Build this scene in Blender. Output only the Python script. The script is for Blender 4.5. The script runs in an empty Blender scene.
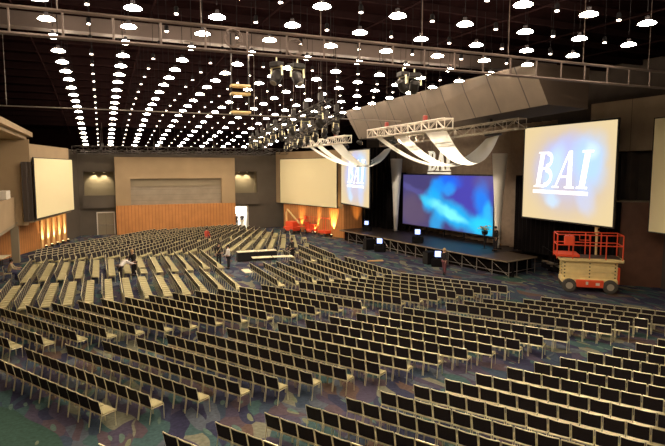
import bpy, math, random
from mathutils import Matrix, Vector
random.seed(11)
C = bpy.context.scene.collection
PI = math.pi
R = math.radians

# ------------------------------------------------------------------ materials
def nodes_of(m):
    m.use_nodes = True
    return m.node_tree.nodes, m.node_tree.links

def mat(name, col, rough=0.6, metal=0.0, noise=0.0, scale=8.0, bump=0.0, emit=None, estr=0.0, spec=0.5):
    m = bpy.data.materials.new(name)
    n, l = nodes_of(m)
    b = n['Principled BSDF']
    b.inputs['Base Color'].default_value = (*col, 1)
    b.inputs['Roughness'].default_value = rough
    b.inputs['Metallic'].default_value = metal
    b.inputs['Specular IOR Level'].default_value = spec
    if noise > 0 or bump > 0:
        tc = n.new('ShaderNodeTexCoord')
        t = n.new('ShaderNodeTexNoise'); t.inputs['Scale'].default_value = scale; t.inputs['Detail'].default_value = 4
        l.new(tc.outputs['Object'], t.inputs['Vector'])
        if noise > 0:
            r = n.new('ShaderNodeValToRGB')
            r.color_ramp.elements[0].position = 0.3; r.color_ramp.elements[1].position = 0.7
            r.color_ramp.elements[0].color = (*[c*(1-noise) for c in col], 1)
            r.color_ramp.elements[1].color = (*[min(1, c*(1+noise)) for c in col], 1)
            l.new(t.outputs['Fac'], r.inputs['Fac']); l.new(r.outputs['Color'], b.inputs['Base Color'])
        if bump > 0:
            bp = n.new('ShaderNodeBump'); bp.inputs['Strength'].default_value = bump
            l.new(t.outputs['Fac'], bp.inputs['Height']); l.new(bp.outputs['Normal'], b.inputs['Normal'])
    if emit:
        b.inputs['Emission Color'].default_value = (*emit, 1)
        b.inputs['Emission Strength'].default_value = estr
    return m

def slat_mat(name, col, dark, period, axis, rough=0.6, width=0.12):
    """thin darker joints every `period` metres along an object axis"""
    m = mat(name, col, rough)
    n, l = nodes_of(m); b = n['Principled BSDF']
    tc = n.new('ShaderNodeTexCoord'); s = n.new('ShaderNodeSeparateXYZ')
    l.new(tc.outputs['Object'], s.inputs[0])
    a = n.new('ShaderNodeMath'); a.operation = 'DIVIDE'; a.inputs[1].default_value = period
    l.new(s.outputs[axis], a.inputs[0])
    f = n.new('ShaderNodeMath'); f.operation = 'FRACT'; l.new(a.outputs[0], f.inputs[0])
    g = n.new('ShaderNodeMath'); g.operation = 'LESS_THAN'; g.inputs[1].default_value = width
    l.new(f.outputs[0], g.inputs[0])
    nz = n.new('ShaderNodeTexNoise'); nz.inputs['Scale'].default_value = 1.2; nz.inputs['Detail'].default_value = 5
    l.new(tc.outputs['Object'], nz.inputs['Vector'])
    r = n.new('ShaderNodeValToRGB')
    r.color_ramp.elements[0].position = .3; r.color_ramp.elements[1].position = .7
    r.color_ramp.elements[0].color = (*[c*.88 for c in col], 1); r.color_ramp.elements[1].color = (*[min(1, c*1.1) for c in col], 1)
    l.new(nz.outputs['Fac'], r.inputs['Fac'])
    mx = n.new('ShaderNodeMix'); mx.data_type = 'RGBA'
    l.new(g.outputs[0], mx.inputs[0]); l.new(r.outputs['Color'], mx.inputs[6]); mx.inputs[7].default_value = (*dark, 1)
    l.new(mx.outputs[2], b.inputs['Base Color'])
    return m

M = {}
M['gold'] = mat('gold frame metal', (.98, .91, .60), .28, .5)
M['black_fabric'] = mat('black chair back', (.012, .007, .010), .75, noise=.3, scale=40)
M['tan_fabric'] = mat('tan seat fabric', (.42, .37, .185), .8, noise=.15, scale=60)
M['dark'] = mat('matt black', (.008, .007, .008), .8, spec=.15)
M['darkm'] = mat('dark metal', (.035, .032, .03), .45, .6)
M['steel'] = mat('brushed steel pipe', (.34, .30, .26), .4, .7)
M['grime'] = mat('ceiling truss paint', (.11, .08, .066), .55, .3)
M['white_metal'] = mat('white truss paint', (.80, .74, .64), .45, .2)
M['ceiling'] = mat('dark ceiling deck', (.005, .0022, .0022), .95, noise=.25, scale=.6, spec=0)
M['beam'] = mat('ceiling joist', (.012, .006, .006), .9, spec=0)
M['duct'] = mat('grey brown duct', (.09, .066, .056), .6, noise=.1, scale=1)
M['tan_wall'] = mat('tan wall paint', (.37, .27, .155), .8, noise=.08, scale=.6)
M['grey_wall'] = mat('grey wall paint', (.115, .095, .072), .85, noise=.08, scale=.8)
M['taupe'] = mat('taupe wall paint', (.27, .225, .15), .85, noise=.06, scale=.8)
M['niche'] = mat('niche grey paint', (.20, .165, .105), .85)
M['darkwall'] = mat('dark grey brown wall', (.060, .045, .035), .85, noise=.15, scale=1.2)
M['wood'] = slat_mat('orange wood slats', (.56, .24, .07), (.33, .13, .035), .35, 0)
M['woodY'] = slat_mat('orange wood slats side', (.56, .24, .07), (.33, .13, .035), .9, 1, width=.06)
M['brown'] = mat('brown wood panel', (.125, .052, .028), .55, noise=.2, scale=1.5)
M['tile'] = slat_mat('taupe roller door', (.31, .26, .19), (.21, .17, .12), .6, 2, width=.05)
M['soffit'] = slat_mat('soffit panels', (.135, .105, .078), (.03, .022, .018), 2.0, 1, width=.035)
M['soffit2'] = mat('soffit underside', (.075, .055, .042), .9, spec=.1)
M['fin'] = mat('pale fluted wood fin', (.80, .50, .20), .6)
M['truss_dark'] = mat('dark truss paint', (.035, .028, .024), .6, .3)
M['truss3'] = mat('weathered truss metal', (.30, .25, .19), .5, .4)
M['screen'] = mat('cream projection screen', (.93, .84, .52), .8)
M['frame'] = mat('screen border black', (.012, .010, .010), .6)
M['curtain'] = mat('brown grey stage curtain', (.30, .22, .16), .9, noise=.12, scale=3)
M['drape2'] = mat('dark brown drape', (.06, .045, .035), .9)
M['black_drape'] = mat('black drape', (.006, .0045, .0045), .95, spec=.1)
M['stage_top'] = mat('stage deck', (.030, .020, .016), .5, noise=.2, scale=3)
M['stage_top2'] = mat('brown stage deck', (.085, .058, .038), .5, noise=.2, scale=3)
M['stage_edge'] = mat('stage edge trim', (.35, .27, .17), .5, .3)
M['white_cloth'] = mat('white stretch fabric', (.90, .86, .76), .8)
M['cone'] = mat('pale fabric column', (.52, .47, .42), .8)
M['pale_top'] = mat('pale table top', (.74, .67, .45), .6)
M['blackcloth'] = mat('black table skirt', (.012, .010, .012), .9)
M['lift_red'] = mat('orange red lift paint', (.90, .10, .035), .4)
M['lift_cream'] = mat('cream lift paint', (.90, .72, .33), .45, noise=.08, scale=4)
M['tyre'] = mat('grey tyre rubber', (.075, .068, .058), .8)
M['hub'] = mat('wheel hub', (.45, .40, .30), .5, .3)
M['boom_yellow'] = mat('boom cream yellow', (.76, .56, .24), .5)
M['skin'] = mat('skin', (.56, .33, .22), .6)
M['white_shirt'] = mat('white shirt', (.85, .82, .78), .8)
M['black_cloth'] = mat('black clothing', (.018, .014, .016), .85)
M['navy'] = mat('navy clothing', (.030, .032, .085), .85)
M['khaki'] = mat('khaki cloth', (.42, .34, .20), .85)
M['maroon'] = mat('maroon cloth', (.16, .05, .06), .85)
M['red_cloth'] = mat('red clothing', (.55, .07, .04), .8)
M['hair_dark'] = mat('dark hair', (.02, .014, .01), .6)
M['hair_blond'] = mat('blond hair', (.62, .42, .20), .6)
M['shoe'] = mat('black shoe', (.01, .01, .01), .4)
M['white_paint'] = mat('white painted board', (.75, .70, .60), .6)
M['lamp'] = mat('glowing lamp dome', (.9, .85, .8), .5, emit=(1, .80, .60), estr=70)
M['lamp_small'] = mat('glowing small lamp', (.9, .85, .8), .5, emit=(1, .80, .62), estr=14)
M['uplight'] = mat('glowing uplight lens', (.9, .8, .6), .5, emit=(1, .72, .34), estr=4)
M['blue_glow'] = mat('blue white lamp', (.8, .85, .9), .5, emit=(.28, .42, 1.0), estr=1.9)
M['corridor'] = mat('white corridor paint', (.9, .88, .84), .8)
M['corridor_lamp'] = mat('corridor lamp', (.9, .9, .9), .8, emit=(1, .93, .82), estr=14)
M['sign'] = mat('white lit letters', (.9, .86, .74), .6, emit=(1, .90, .70), estr=.55)
M['letter_glow'] = mat('projected white letters', (.9, .9, .9), .7, emit=(1, .97, .93), estr=1.0)
M['plank'] = mat('yellow plank', (.72, .45, .17), .6)
M['leaf'] = mat('green leaves', (.10, .17, .05), .7)
M['petal'] = mat('yellow petals', (.75, .62, .25), .7)
M['red_led'] = mat('red motor housing', (.30, .04, .03), .5)

def glow_cloth(name, col, tr):
    m = mat(name, col, .8); n, l = nodes_of(m); b = n['Principled BSDF']
    t = n.new('ShaderNodeBsdfTranslucent'); t.inputs['Color'].default_value = (*col, 1)
    mx = n.new('ShaderNodeMixShader'); mx.inputs[0].default_value = tr
    l.new(b.outputs[0], mx.inputs[1]); l.new(t.outputs[0], mx.inputs[2]); l.new(mx.outputs[0], n['Material Output'].inputs['Surface'])
    return m
M['white_cloth'] = glow_cloth('white stretch fabric', (.94, .91, .82), .5)
M['cone'] = glow_cloth('pale fabric column', (.85, .80, .72), .2)
def carpet_mat():
    m = mat('patterned carpet', (.1, .1, .2), .95)
    n, l = nodes_of(m); b = n['Principled BSDF']; b.inputs['Specular IOR Level'].default_value = .1
    tc = n.new('ShaderNodeTexCoord')
    def noise(scale, det=2, off=(0, 0, 0)):
        mp = n.new('ShaderNodeMapping'); mp.inputs['Location'].default_value = off
        l.new(tc.outputs['Object'], mp.inputs['Vector'])
        t = n.new('ShaderNodeTexNoise'); t.inputs['Scale'].default_value = scale; t.inputs['Detail'].default_value = det
        l.new(mp.outputs[0], t.inputs['Vector']); return t
    # coordinates pushed about so that all shapes have curved edges
    nz = noise(.45, 1, (5, 2, 0))
    sub = n.new('ShaderNodeVectorMath'); sub.operation = 'SUBTRACT'; sub.inputs[1].default_value = (.5, .5, .5)
    l.new(nz.outputs['Color'], sub.inputs[0])
    sc = n.new('ShaderNodeVectorMath'); sc.operation = 'SCALE'; sc.inputs['Scale'].default_value = 1.5
    l.new(sub.outputs[0], sc.inputs[0])
    add = n.new('ShaderNodeVectorMath'); l.new(tc.outputs['Object'], add.inputs[0]); l.new(sc.outputs[0], add.inputs[1])
    def cells(rot, s, seedoff):
        mp = n.new('ShaderNodeMapping'); mp.inputs['Rotation'].default_value = (0, 0, rot)
        mp.inputs['Scale'].default_value = s; mp.inputs['Location'].default_value = seedoff
        l.new(add.outputs[0], mp.inputs['Vector'])
        v = n.new('ShaderNodeTexVoronoi'); v.inputs['Scale'].default_value = 1
        l.new(mp.outputs[0], v.inputs['Vector']); return v
    v1 = cells(.5, (2.5, 1.0, .0), (0, 0, 0))
    sx = n.new('ShaderNodeSeparateColor'); l.new(v1.outputs['Color'], sx.inputs[0])
    r1 = n.new('ShaderNodeValToRGB'); r1.color_ramp.interpolation = 'CONSTANT'
    cols = [(0, (.050, .055, .100)), (.16, (.092, .078, .120)), (.32, (.060, .085, .125)), (.46, (.120, .088, .105)),
            (.56, (.070, .130, .130)), (.68, (.120, .140, .170)), (.80, (.24, .24, .17)), (.88, (.045, .045, .090)), (.95, (.150, .100, .080))]
    e = r1.color_ramp.elements
    e[0].color = (*cols[0][1], 1); e[1].position = cols[1][0]; e[1].color = (*cols[1][1], 1)
    for p, c in cols[2:]:
        x = e.new(p); x.color = (*c, 1)
    l.new(sx.outputs[0], r1.inputs['Fac'])
    # wide green fields
    g = noise(.13, 1, (1.3, 7.7, 0))
    gr = n.new('ShaderNodeValToRGB'); gr.color_ramp.interpolation = 'CONSTANT'
    gr.color_ramp.elements[0].color = (0, 0, 0, 1); gr.color_ramp.elements[1].color = (1, 1, 1, 1); gr.color_ramp.elements[1].position = .72
    l.new(g.outputs['Fac'], gr.inputs['Fac'])
    near = n.new('ShaderNodeTexGradient'); near.gradient_type = 'SPHERICAL'
    mpn = n.new('ShaderNodeMapping'); mpn.vector_type = 'TEXTURE'
    mpn.inputs['Location'].default_value = (-4.6, 14.6, 0); mpn.inputs['Scale'].default_value = (3.4, 4.2, 40)
    l.new(add.outputs[0], mpn.inputs['Vector']); l.new(mpn.outputs[0], near.inputs['Vector'])
    nt = n.new('ShaderNodeMath'); nt.operation = 'GREATER_THAN'; nt.inputs[1].default_value = .08
    l.new(near.outputs['Fac'], nt.inputs[0])
    mxg = n.new('ShaderNodeMath'); mxg.operation = 'MAXIMUM'
    l.new(gr.outputs['Color'], mxg.inputs[0]); l.new(nt.outputs[0], mxg.inputs[1])
    mg = n.new('ShaderNodeMix'); mg.data_type = 'RGBA'
    l.new(mxg.outputs[0], mg.inputs[0]); l.new(r1.outputs['Color'], mg.inputs[6]); mg.inputs[7].default_value = (.055, .110, .085, 1)
    # pale leaf shapes
    v2 = cells(.15, (3.2, 1.0, .0), (3.3, 1.7, 0))
    sx2 = n.new('ShaderNodeSeparateColor'); l.new(v2.outputs['Color'], sx2.inputs[0])
    lt = n.new('ShaderNodeMath'); lt.operation = 'LESS_THAN'; lt.inputs[1].default_value = .26
    l.new(v2.outputs['Distance'], lt.inputs[0])
    lt2 = n.new('ShaderNodeMath'); lt2.operation = 'LESS_THAN'; lt2.inputs[1].default_value = .45
    l.new(sx2.outputs[1], lt2.inputs[0])
    an = n.new('ShaderNodeMath'); an.operation = 'MULTIPLY'; l.new(lt.outputs[0], an.inputs[0]); l.new(lt2.outputs[0], an.inputs[1])
    lc = n.new('ShaderNodeMix'); lc.data_type = 'RGBA'
    l.new(sx2.outputs[2], lc.inputs[0]); lc.inputs[6].default_value = (.23, .25, .15, 1); lc.inputs[7].default_value = (.12, .20, .17, 1)
    mf = n.new('ShaderNodeMix'); mf.data_type = 'RGBA'
    l.new(an.outputs[0], mf.inputs[0]); l.new(mg.outputs[2], mf.inputs[6]); l.new(lc.outputs[2], mf.inputs[7])
    fine = noise(9, 5)
    fr = n.new('ShaderNodeMapRange'); fr.inputs['From Min'].default_value = .25; fr.inputs['From Max'].default_value = .75
    fr.inputs['To Min'].default_value = .58; fr.inputs['To Max'].default_value = 1.0
    l.new(fine.outputs['Fac'], fr.inputs['Value'])
    ml = n.new('ShaderNodeVectorMath'); ml.operation = 'SCALE'
    l.new(mf.outputs[2], ml.inputs[0]); l.new(fr.outputs[0], ml.inputs['Scale'])
    l.new(ml.outputs[0], b.inputs['Base Color'])
    return m
M['carpet'] = carpet_mat()

def screen_picture(name, base, blobs, strength):
    """A projected picture: soft ellipses of colour laid over a base colour (object coordinates, u = local x, v = local z)."""
    m = bpy.data.materials.new(name); n, l = nodes_of(m); b = n['Principled BSDF']
    b.inputs['Roughness'].default_value = .8; b.inputs['Base Color'].default_value = (.02, .02, .02, 1); b.inputs['Specular IOR Level'].default_value = .1
    tc = n.new('ShaderNodeTexCoord')
    nz = n.new('ShaderNodeTexNoise'); nz.inputs['Scale'].default_value = .5; nz.inputs['Detail'].default_value = 3
    l.new(tc.outputs['Object'], nz.inputs['Vector'])
    s0 = n.new('ShaderNodeVectorMath'); s0.operation = 'SUBTRACT'; s0.inputs[1].default_value = (.5, .5, .5); l.new(nz.outputs['Color'], s0.inputs[0])
    s1 = n.new('ShaderNodeVectorMath'); s1.operation = 'SCALE'; s1.inputs['Scale'].default_value = 1.1; l.new(s0.outputs[0], s1.inputs[0])
    ad = n.new('ShaderNodeVectorMath'); l.new(tc.outputs['Object'], ad.inputs[0]); l.new(s1.outputs[0], ad.inputs[1])
    out = None
    for (u, v, ru, rv, ang, col, k) in blobs:
        mp = n.new('ShaderNodeMapping'); mp.vector_type = 'TEXTURE'
        mp.inputs['Location'].default_value = (u, 0, v); mp.inputs['Rotation'].default_value = (0, -R(ang), 0)
        mp.inputs['Scale'].default_value = (ru, 50, rv)
        l.new(ad.outputs[0], mp.inputs['Vector'])
        g = n.new('ShaderNodeTexGradient'); g.gradient_type = 'SPHERICAL'; l.new(mp.outputs[0], g.inputs['Vector'])
        mr = n.new('ShaderNodeMapRange'); mr.interpolation_type = 'SMOOTHSTEP'
        mr.inputs['From Max'].default_value = .7; mr.inputs['To Max'].default_value = k
        l.new(g.outputs['Fac'], mr.inputs['Value'])
        mx = n.new('ShaderNodeMix'); mx.data_type = 'RGBA'
        l.new(mr.outputs[0], mx.inputs[0])
        if out is None: mx.inputs[6].default_value = (*base, 1)
        else: l.new(out, mx.inputs[6])
        mx.inputs[7].default_value = (*col, 1)
        out = mx.outputs[2]
    l.new(out, b.inputs['Emission Color']); b.inputs['Emission Strength'].default_value = strength
    return m

# ------------------------------------------------------------------ mesh building
class MB:
    def __init__(s):
        s.v = []; s.f = []; s.mi = []
    def add(s, vs, fs, mi=0):
        o = len(s.v); s.v += [tuple(p) for p in vs]
        s.f += [tuple(i+o for i in f) for f in fs]; s.mi += [mi]*len(fs)
        return s
    def box(s, c, d, rot=None, mi=0):
        x, y, z = d[0]/2, d[1]/2, d[2]/2
        P = [Vector(p) for p in ((-x,-y,-z),(x,-y,-z),(x,y,-z),(-x,y,-z),(-x,-y,z),(x,-y,z),(x,y,z),(-x,y,z))]
        if rot is not None: P = [rot @ p for p in P]
        c = Vector(c)
        return s.add([p+c for p in P], [(0,3,2,1),(4,5,6,7),(0,1,5,4),(1,2,6,5),(2,3,7,6),(3,0,4,7)], mi)
    def box2(s, a, b, mi=0):
        return s.box([(a[i]+b[i])/2 for i in range(3)], [abs(b[i]-a[i]) for i in range(3)], None, mi)
    def rbox(s, c, d, r=.02, mi=0, rot=None):
        """box with chamfered edges"""
        x, y, z = d[0]/2, d[1]/2, d[2]/2; r = min(r, x*.9, y*.9, z*.9)
        vs = []; idx = {}
        for sx in (-1, 1):
            for sy in (-1, 1):
                for sz in (-1, 1):
                    for ax in range(3):
                        p = [sx*(x-r), sy*(y-r), sz*(z-r)]
                        p[ax] = (sx*x, sy*y, sz*z)[ax]
                        idx[(sx, sy, sz, ax)] = len(vs); vs.append(p)
        fs = []
        for ax, (a, b) in ((0, (1, 2)), (1, (2, 0)), (2, (0, 1))):
            for sg in (-1, 1):
                q = []
                for (p1, p2) in ((-1, -1), (1, -1), (1, 1), (-1, 1)):
                    k = [0, 0, 0]; k[ax] = sg; k[a] = p1; k[b] = p2; q.append(idx[(*k, ax)])
                fs.append(tuple(q) if sg > 0 else tuple(reversed(q)))
        for ax in range(3):
            a, b = (ax+1) % 3, (ax+2) % 3
            for p1 in (-1, 1):
                for p2 in (-1, 1):
                    k0 = [0]*3; k0[a] = p1; k0[b] = p2; k1 = list(k0); k0[ax] = -1; k1[ax] = 1
                    fs.append((idx[(*k0, a)], idx[(*k1, a)], idx[(*k1, b)], idx[(*k0, b)]))
        for sx in (-1, 1):
            for sy in (-1, 1):
                for sz in (-1, 1): fs.append(tuple(idx[(sx, sy, sz, a)] for a in range(3)))
        c = Vector(c); P = [Vector(p) for p in vs]
        if rot is not None: P = [rot @ p for p in P]
        return s.add([p+c for p in P], fs, mi)
    def tube(s, pts, r, n=6, mi=0, cap=True):
        pts = [Vector(p) for p in pts]; rings = []
        rs = r if isinstance(r, (list, tuple)) else [r]*len(pts)
        for i, p in enumerate(pts):
            t = (pts[min(i+1, len(pts)-1)] - pts[max(i-1, 0)]).normalized()
            up = Vector((0, 0, 1)) if abs(t.z) < .9 else Vector((1, 0, 0))
            a = t.cross(up).normalized(); b = t.cross(a).normalized()
            rings.append([p + (a*math.cos(2*PI*k/n) + b*math.sin(2*PI*k/n))*rs[i] for k in range(n)])
        vs = [q for ring in rings for q in ring]; fs = []
        for i in range(len(pts)-1):
            for k in range(n):
                fs.append((i*n+k, i*n+(k+1) % n, (i+1)*n+(k+1) % n, (i+1)*n+k))
        if cap: fs += [tuple(range(n)), tuple(reversed(range((len(pts)-1)*n, len(pts)*n)))]
        return s.add(vs, fs, mi)
    def lathe(s, prof, n=16, c=(0, 0, 0), mi=0, rot=None):
        vs = []; fs = []; c = Vector(c)
        for (r, z) in prof:
            for k in range(n):
                p = Vector((r*math.cos(2*PI*k/n), r*math.sin(2*PI*k/n), z))
                if rot is not None: p = rot @ p
                vs.append(p+c)
        for i in range(len(prof)-1):
            for k in range(n): fs.append((i*n+k, i*n+(k+1) % n, (i+1)*n+(k+1) % n, (i+1)*n+k))
        fs += [tuple(reversed(range(n))), tuple(range((len(prof)-1)*n, len(prof)*n))]
        return s.add(vs, fs, mi)
    def prism(s, poly, h0, h1, plane='xy', mi=0):
        def P(a, b, h): return (a, b, h) if plane == 'xy' else ((a, h, b) if plane == 'xz' else (h, a, b))
        n = len(poly)
        vs = [P(a, b, h0) for a, b in poly] + [P(a, b, h1) for a, b in poly]
        fs = [tuple(reversed(range(n))), tuple(range(n, 2*n))] + [(i, (i+1) % n, n+(i+1) % n, n+i) for i in range(n)]
        return s.add(vs, fs, mi)
    def mesh(s, name, mats):
        me = bpy.data.meshes.new(name); me.from_pydata(s.v, [], s.f)
        for m in (mats if isinstance(mats, (list, tuple)) else [mats]): me.materials.append(m)
        if any(s.mi): me.polygons.foreach_set('material_index', s.mi)
        me.update(); return me
    def build(s, name, mats, parent=None, smooth=False):
        me = s.mesh(name, mats)
        if smooth:
            me.polygons.foreach_set('use_smooth', [True]*len(me.polygons))
        o = bpy.data.objects.new(name, me); C.objects.link(o)
        if parent: o.parent = parent
        return o

def fixn(o):
    import bmesh
    bm = bmesh.new(); bm.from_mesh(o.data); bmesh.ops.recalc_face_normals(bm, faces=bm.faces); bm.to_mesh(o.data); bm.free()
    return o

def tag(o, label, cat, group=None, kind=None):
    o['label'] = label; o['category'] = cat
    if group: o['group'] = group
    if kind: o['kind'] = kind
    return o
def struct(o, label=None, cat=None):
    o['kind'] = 'structure'
    if label: o['label'] = label
    if cat: o['category'] = cat
    return o
def thing(name, label, cat, loc=(0, 0, 0), rz=0, group=None):
    o = bpy.data.objects.new(name, None); C.objects.link(o); o.empty_display_size = .2
    o.location = loc; o.rotation_euler = (0, 0, rz)
    return tag(o, label, cat, group)
def part_at(o, loc=(0, 0, 0), rot=None):
    o.location = loc
    if rot: o.rotation_euler = rot
    return o
ORD = ['', 'first', 'second', 'third', 'fourth', 'fifth', 'sixth', 'seventh', 'eighth', 'ninth', 'tenth', 'eleventh', 'twelfth', 'thirteenth',
       'fourteenth', 'fifteenth', 'sixteenth', 'seventeenth', 'eighteenth', 'nineteenth', 'twentieth', 'twenty-first', 'twenty-second', 'twenty-third', 'twenty-fourth']

# ------------------------------------------------------------------ camera
EYE = Vector((0, 0, 7.1)); FPX = 542.0
YAW, PIT = R(23.0), R(5.75)
cam = bpy.data.cameras.new('camera'); co = bpy.data.objects.new('camera', cam); C.objects.link(co)
cam.sensor_width = 36.0; cam.lens = 36.0*FPX/665.0; cam.clip_start = .1; cam.clip_end = 400
co.location = EYE; co.rotation_euler = (PI/2-PIT, 0, -YAW)
bpy.context.scene.camera = co
_f = Vector((math.sin(YAW)*math.cos(PIT), math.cos(YAW)*math.cos(PIT), -math.sin(PIT)))
_r = Vector((math.cos(YAW), -math.sin(YAW), 0)); _u = _r.cross(_f)
def view(p):
    """where a point of the hall appears in the photograph, and its distance (used to tell which repeats are in view)"""
    d = Vector(p)-EYE; w = d.dot(_f)
    return 332.5+FPX*d.dot(_r)/w, 223-FPX*d.dot(_u)/w, w

# ------------------------------------------------------------------ shell
def wall_poly(name, pts, z0, z1, th, m, **k):
    """upright wall following pts in plan, thickness th to the left of travel"""
    mb = MB()
    for a, b in zip(pts[:-1], pts[1:]):
        d = (Vector(b)-Vector(a)); L = d.length; ang = math.atan2(d.y, d.x)
        rot = Matrix.Rotation(ang, 3, 'Z'); nrm = Vector((-d.y, d.x))/L
        c = (Vector(a)+Vector(b))/2 + nrm*th/2
        mb.box((c.x, c.y, (z0+z1)/2), (L, th, z1-z0), rot)
    return struct(mb.build(name, m))

fl = MB().box2((-16, -8, -.2), (34, 66, 0)).build('floor', M['carpet']); struct(fl)
# ceiling deck follows the lamps: level, then dropping toward the far wall
def lamp_z(y):
    if y < 18: return 11.44 - (18-max(y, 4))*.035
    if y < 30: return 11.44 + (y-18)*.0033
    if y < 42: return 11.48 - (y-30)*.035
    return 11.06 - (y-42)*.095
cz = MB()
ys = [-8, 10, 30, 42, 50, 58, 66]
vs = []
for y in ys: vs += [(-16, y, lamp_z(y)+2.3), (34, y, lamp_z(y)+2.3)]
for y in ys: vs += [(-16, y, lamp_z(y)+2.6), (34, y, lamp_z(y)+2.6)]
k = len(ys)*2
fs = [(2*i, 2*i+1, 2*i+3, 2*i+2) for i in range(len(ys)-1)] + [(k+2*i, k+2*i+2, k+2*i+3, k+2*i+1) for i in range(len(ys)-1)]
cz.add(vs, fs); ce = struct(cz.build('ceiling', M['ceiling']))
jb = MB()
for i in range(28):
    y = -5 + i*2.4
    jb.box2((-15.8, y-.06, lamp_z(y)+1.9), (33.8, y+.06, lamp_z(y)+2.29))
for x in (-4, 1.0, 5.5, 10, 14.6, 19, 24):
    for a, b in zip(ys[:-1], ys[1:]):
        jb.tube([(x+1.1, a, lamp_z(a)+1.95), (x+1.1, b, lamp_z(b)+1.95)], .05, 4)
struct(jb.build('ceiling_joists', M['beam']))
struct(MB().box2((-16.3, -8.3, 0), (34.3, -8, 14)).build('wall_near', M['tan_wall']))
# far wall: grey, with two balcony niches and a doorway
YB = 63.0
fw = MB()
DX0, DX1, DZ = 14.25, 15.75, 2.6
niche = [(-1.75, 1.25), (14.15, 17.0)]
NZ0, NZ1 = 2.9, 6.75
xs = [-4.5, niche[0][0], niche[0][1], 14.15]
fw.box2((-6, YB, 0), (-1.75, YB+.3, 8.85)); fw.box2((-1.75, YB, 0), (1.25, YB+.3, NZ0)); fw.box2((-1.75, YB, NZ1), (1.25, YB+.3, 8.85))
fw.box2((1.25, YB, 0), (14.15, YB+.3, 8.85))
fw.box2((14.15, YB, 0), (DX0, YB+.3, DZ)); fw.box2((DX1, YB, 0), (17.0, YB+.3, DZ)); fw.box2((14.15, YB, DZ), (17.0, YB+.3, NZ0))
fw.box2((14.15, YB, NZ1), (17.0, YB+.3, 8.85)); fw.box2((17.0, YB, 0), (34, YB+.3, 8.85))
struct(fw.build('wall_far', M['grey_wall']))
struct(MB().box2((-16, YB+1.7, 8.6), (34, YB+1.9, 13.9)).box2((-16, YB, 8.7), (34, YB+1.9, 8.86)).build('wall_far_upper', M['ceiling']))
for q, (x0, x1) in enumerate(niche):
    nb = MB()
    nb.box2((x0-.1, YB+1.5, NZ0), (x1+.1, YB+1.6, NZ1)); nb.box2((x0-.1, YB+.3, NZ0), (x0, YB+1.5, NZ1)); nb.box2((x1, YB+.3, NZ0), (x1+.1, YB+1.5, NZ1))
    nb.box2((x0-.1, YB+.3, NZ1), (x1+.1, YB+1.6, NZ1+.1)); nb.box2((x0-.1, YB+.3, NZ0-.1), (x1+.1, YB+1.6, NZ0))
    nb2 = struct(nb.build('wall_far_niche', M['niche']))
    side = 'left' if q == 0 else 'right'
    pr = MB().box2((x0-.15, YB-.45, NZ0), (x1+.15, YB-.3, NZ0+1.35)).box2((x0-.15, YB-.3, NZ0), (x1+.15, YB, NZ0+.1))
    pr.box2((x0-.15, YB-.3, NZ0+.1), (x0, YB, NZ0+1.35)).box2((x1, YB-.3, NZ0+.1), (x1+.15, YB, NZ0+1.35))
    struct(pr.build('balcony_parapet', M['grey_wall']))
    for i in range(2):
        x = x0 + (x1-x0)*(.33 + .34*i)
        t = thing('niche_downlight', 'small %s downlight in the %s far wall niche' % (('left', 'right')[i], side), 'ceiling light', (x, YB+1.0, NZ1-.08), 0, 'downlights in the far niches')
        MB().lathe([(.09, 0), (.09, .08)], 10).build('housing', M['darkm'], t)
        MB().lathe([(.07, -.01), (.07, -.001)], 10).build('lens', M['uplight'], t)
        sp = bpy.data.lights.new('niche_spot', 'SPOT'); sp.energy = 210; sp.spot_size = R(95); sp.spot_blend = .6; sp.color = (1, .83, .55); sp.shadow_soft_size = .04
        so = bpy.data.objects.new('niche_spot', sp); C.objects.link(so); so.location = (x, YB+1.0, NZ1-.14); so.rotation_euler = (R(20), 0, 0)
# centre block: wood below, tan portal above with a shuttered recess
cb = MB()
X0, X1, YC = 1.3, 14.1, 61.9
struct(MB().box2((X0, YC, 0), (X1, YB, 3.15)).build('wall_far_wood', M['wood']))
cb.box2((X0, YC, 3.15), (X0+1.5, YB, 8.3)); cb.box2((X1-1.55, YC, 3.15), (X1, YB, 8.3)); cb.box2((X0+1.5, YC, 6.0), (X1-1.55, YB, 8.3))
struct(cb.build('wall_far_portal', M['tan_wall']))
struct(MB().box2((X0+1.5, YC+.45, 3.15), (X1-1.55, YB, 5.15)).build('wall_far_shutter', M['tile']))
struct(MB().box2((X0+1.5, YC+.35, 5.15), (X1-1.55, YB, 6.0)).build('wall_far_lintel', M['taupe']))
# lit corridor behind the doorway
cr = MB()
cr.box2((DX0-.1, YB+.3, 0), (DX0, YB+3.2, DZ+.2)).box2((DX1, YB+.3, 0), (DX1+.1, YB+3.2, DZ+.2)).box2((DX0-.1, YB+3.2, 0), (DX1+.1, YB+3.3, DZ+.2)).box2((DX0-.1, YB+.3, DZ+.15), (DX1+.1, YB+3.3, DZ+.25)).box2((DX0-.1, YB+.3, -.1), (DX1+.1, YB+3.3, 0))
struct(cr.build('wall_corridor', M['corridor']))
ln = tag(MB().box2((DX0+.2, YB+.5, DZ+.05), (DX1-.2, YB+3.0, DZ+.14)).build('corridor_light', M['corridor_lamp']), 'bright white light panel inside the far doorway', 'light')
df = MB().box2((DX0-.12, YB-.04, 0), (DX0, YB+.3, DZ+.12)).box2((DX1, YB-.04, 0), (DX1+.12, YB+.3, DZ+.12)).box2((DX0, YB-.04, DZ), (DX1, YB+.3, DZ+.12))
struct(df.build('door_1', M['white_paint']))

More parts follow.
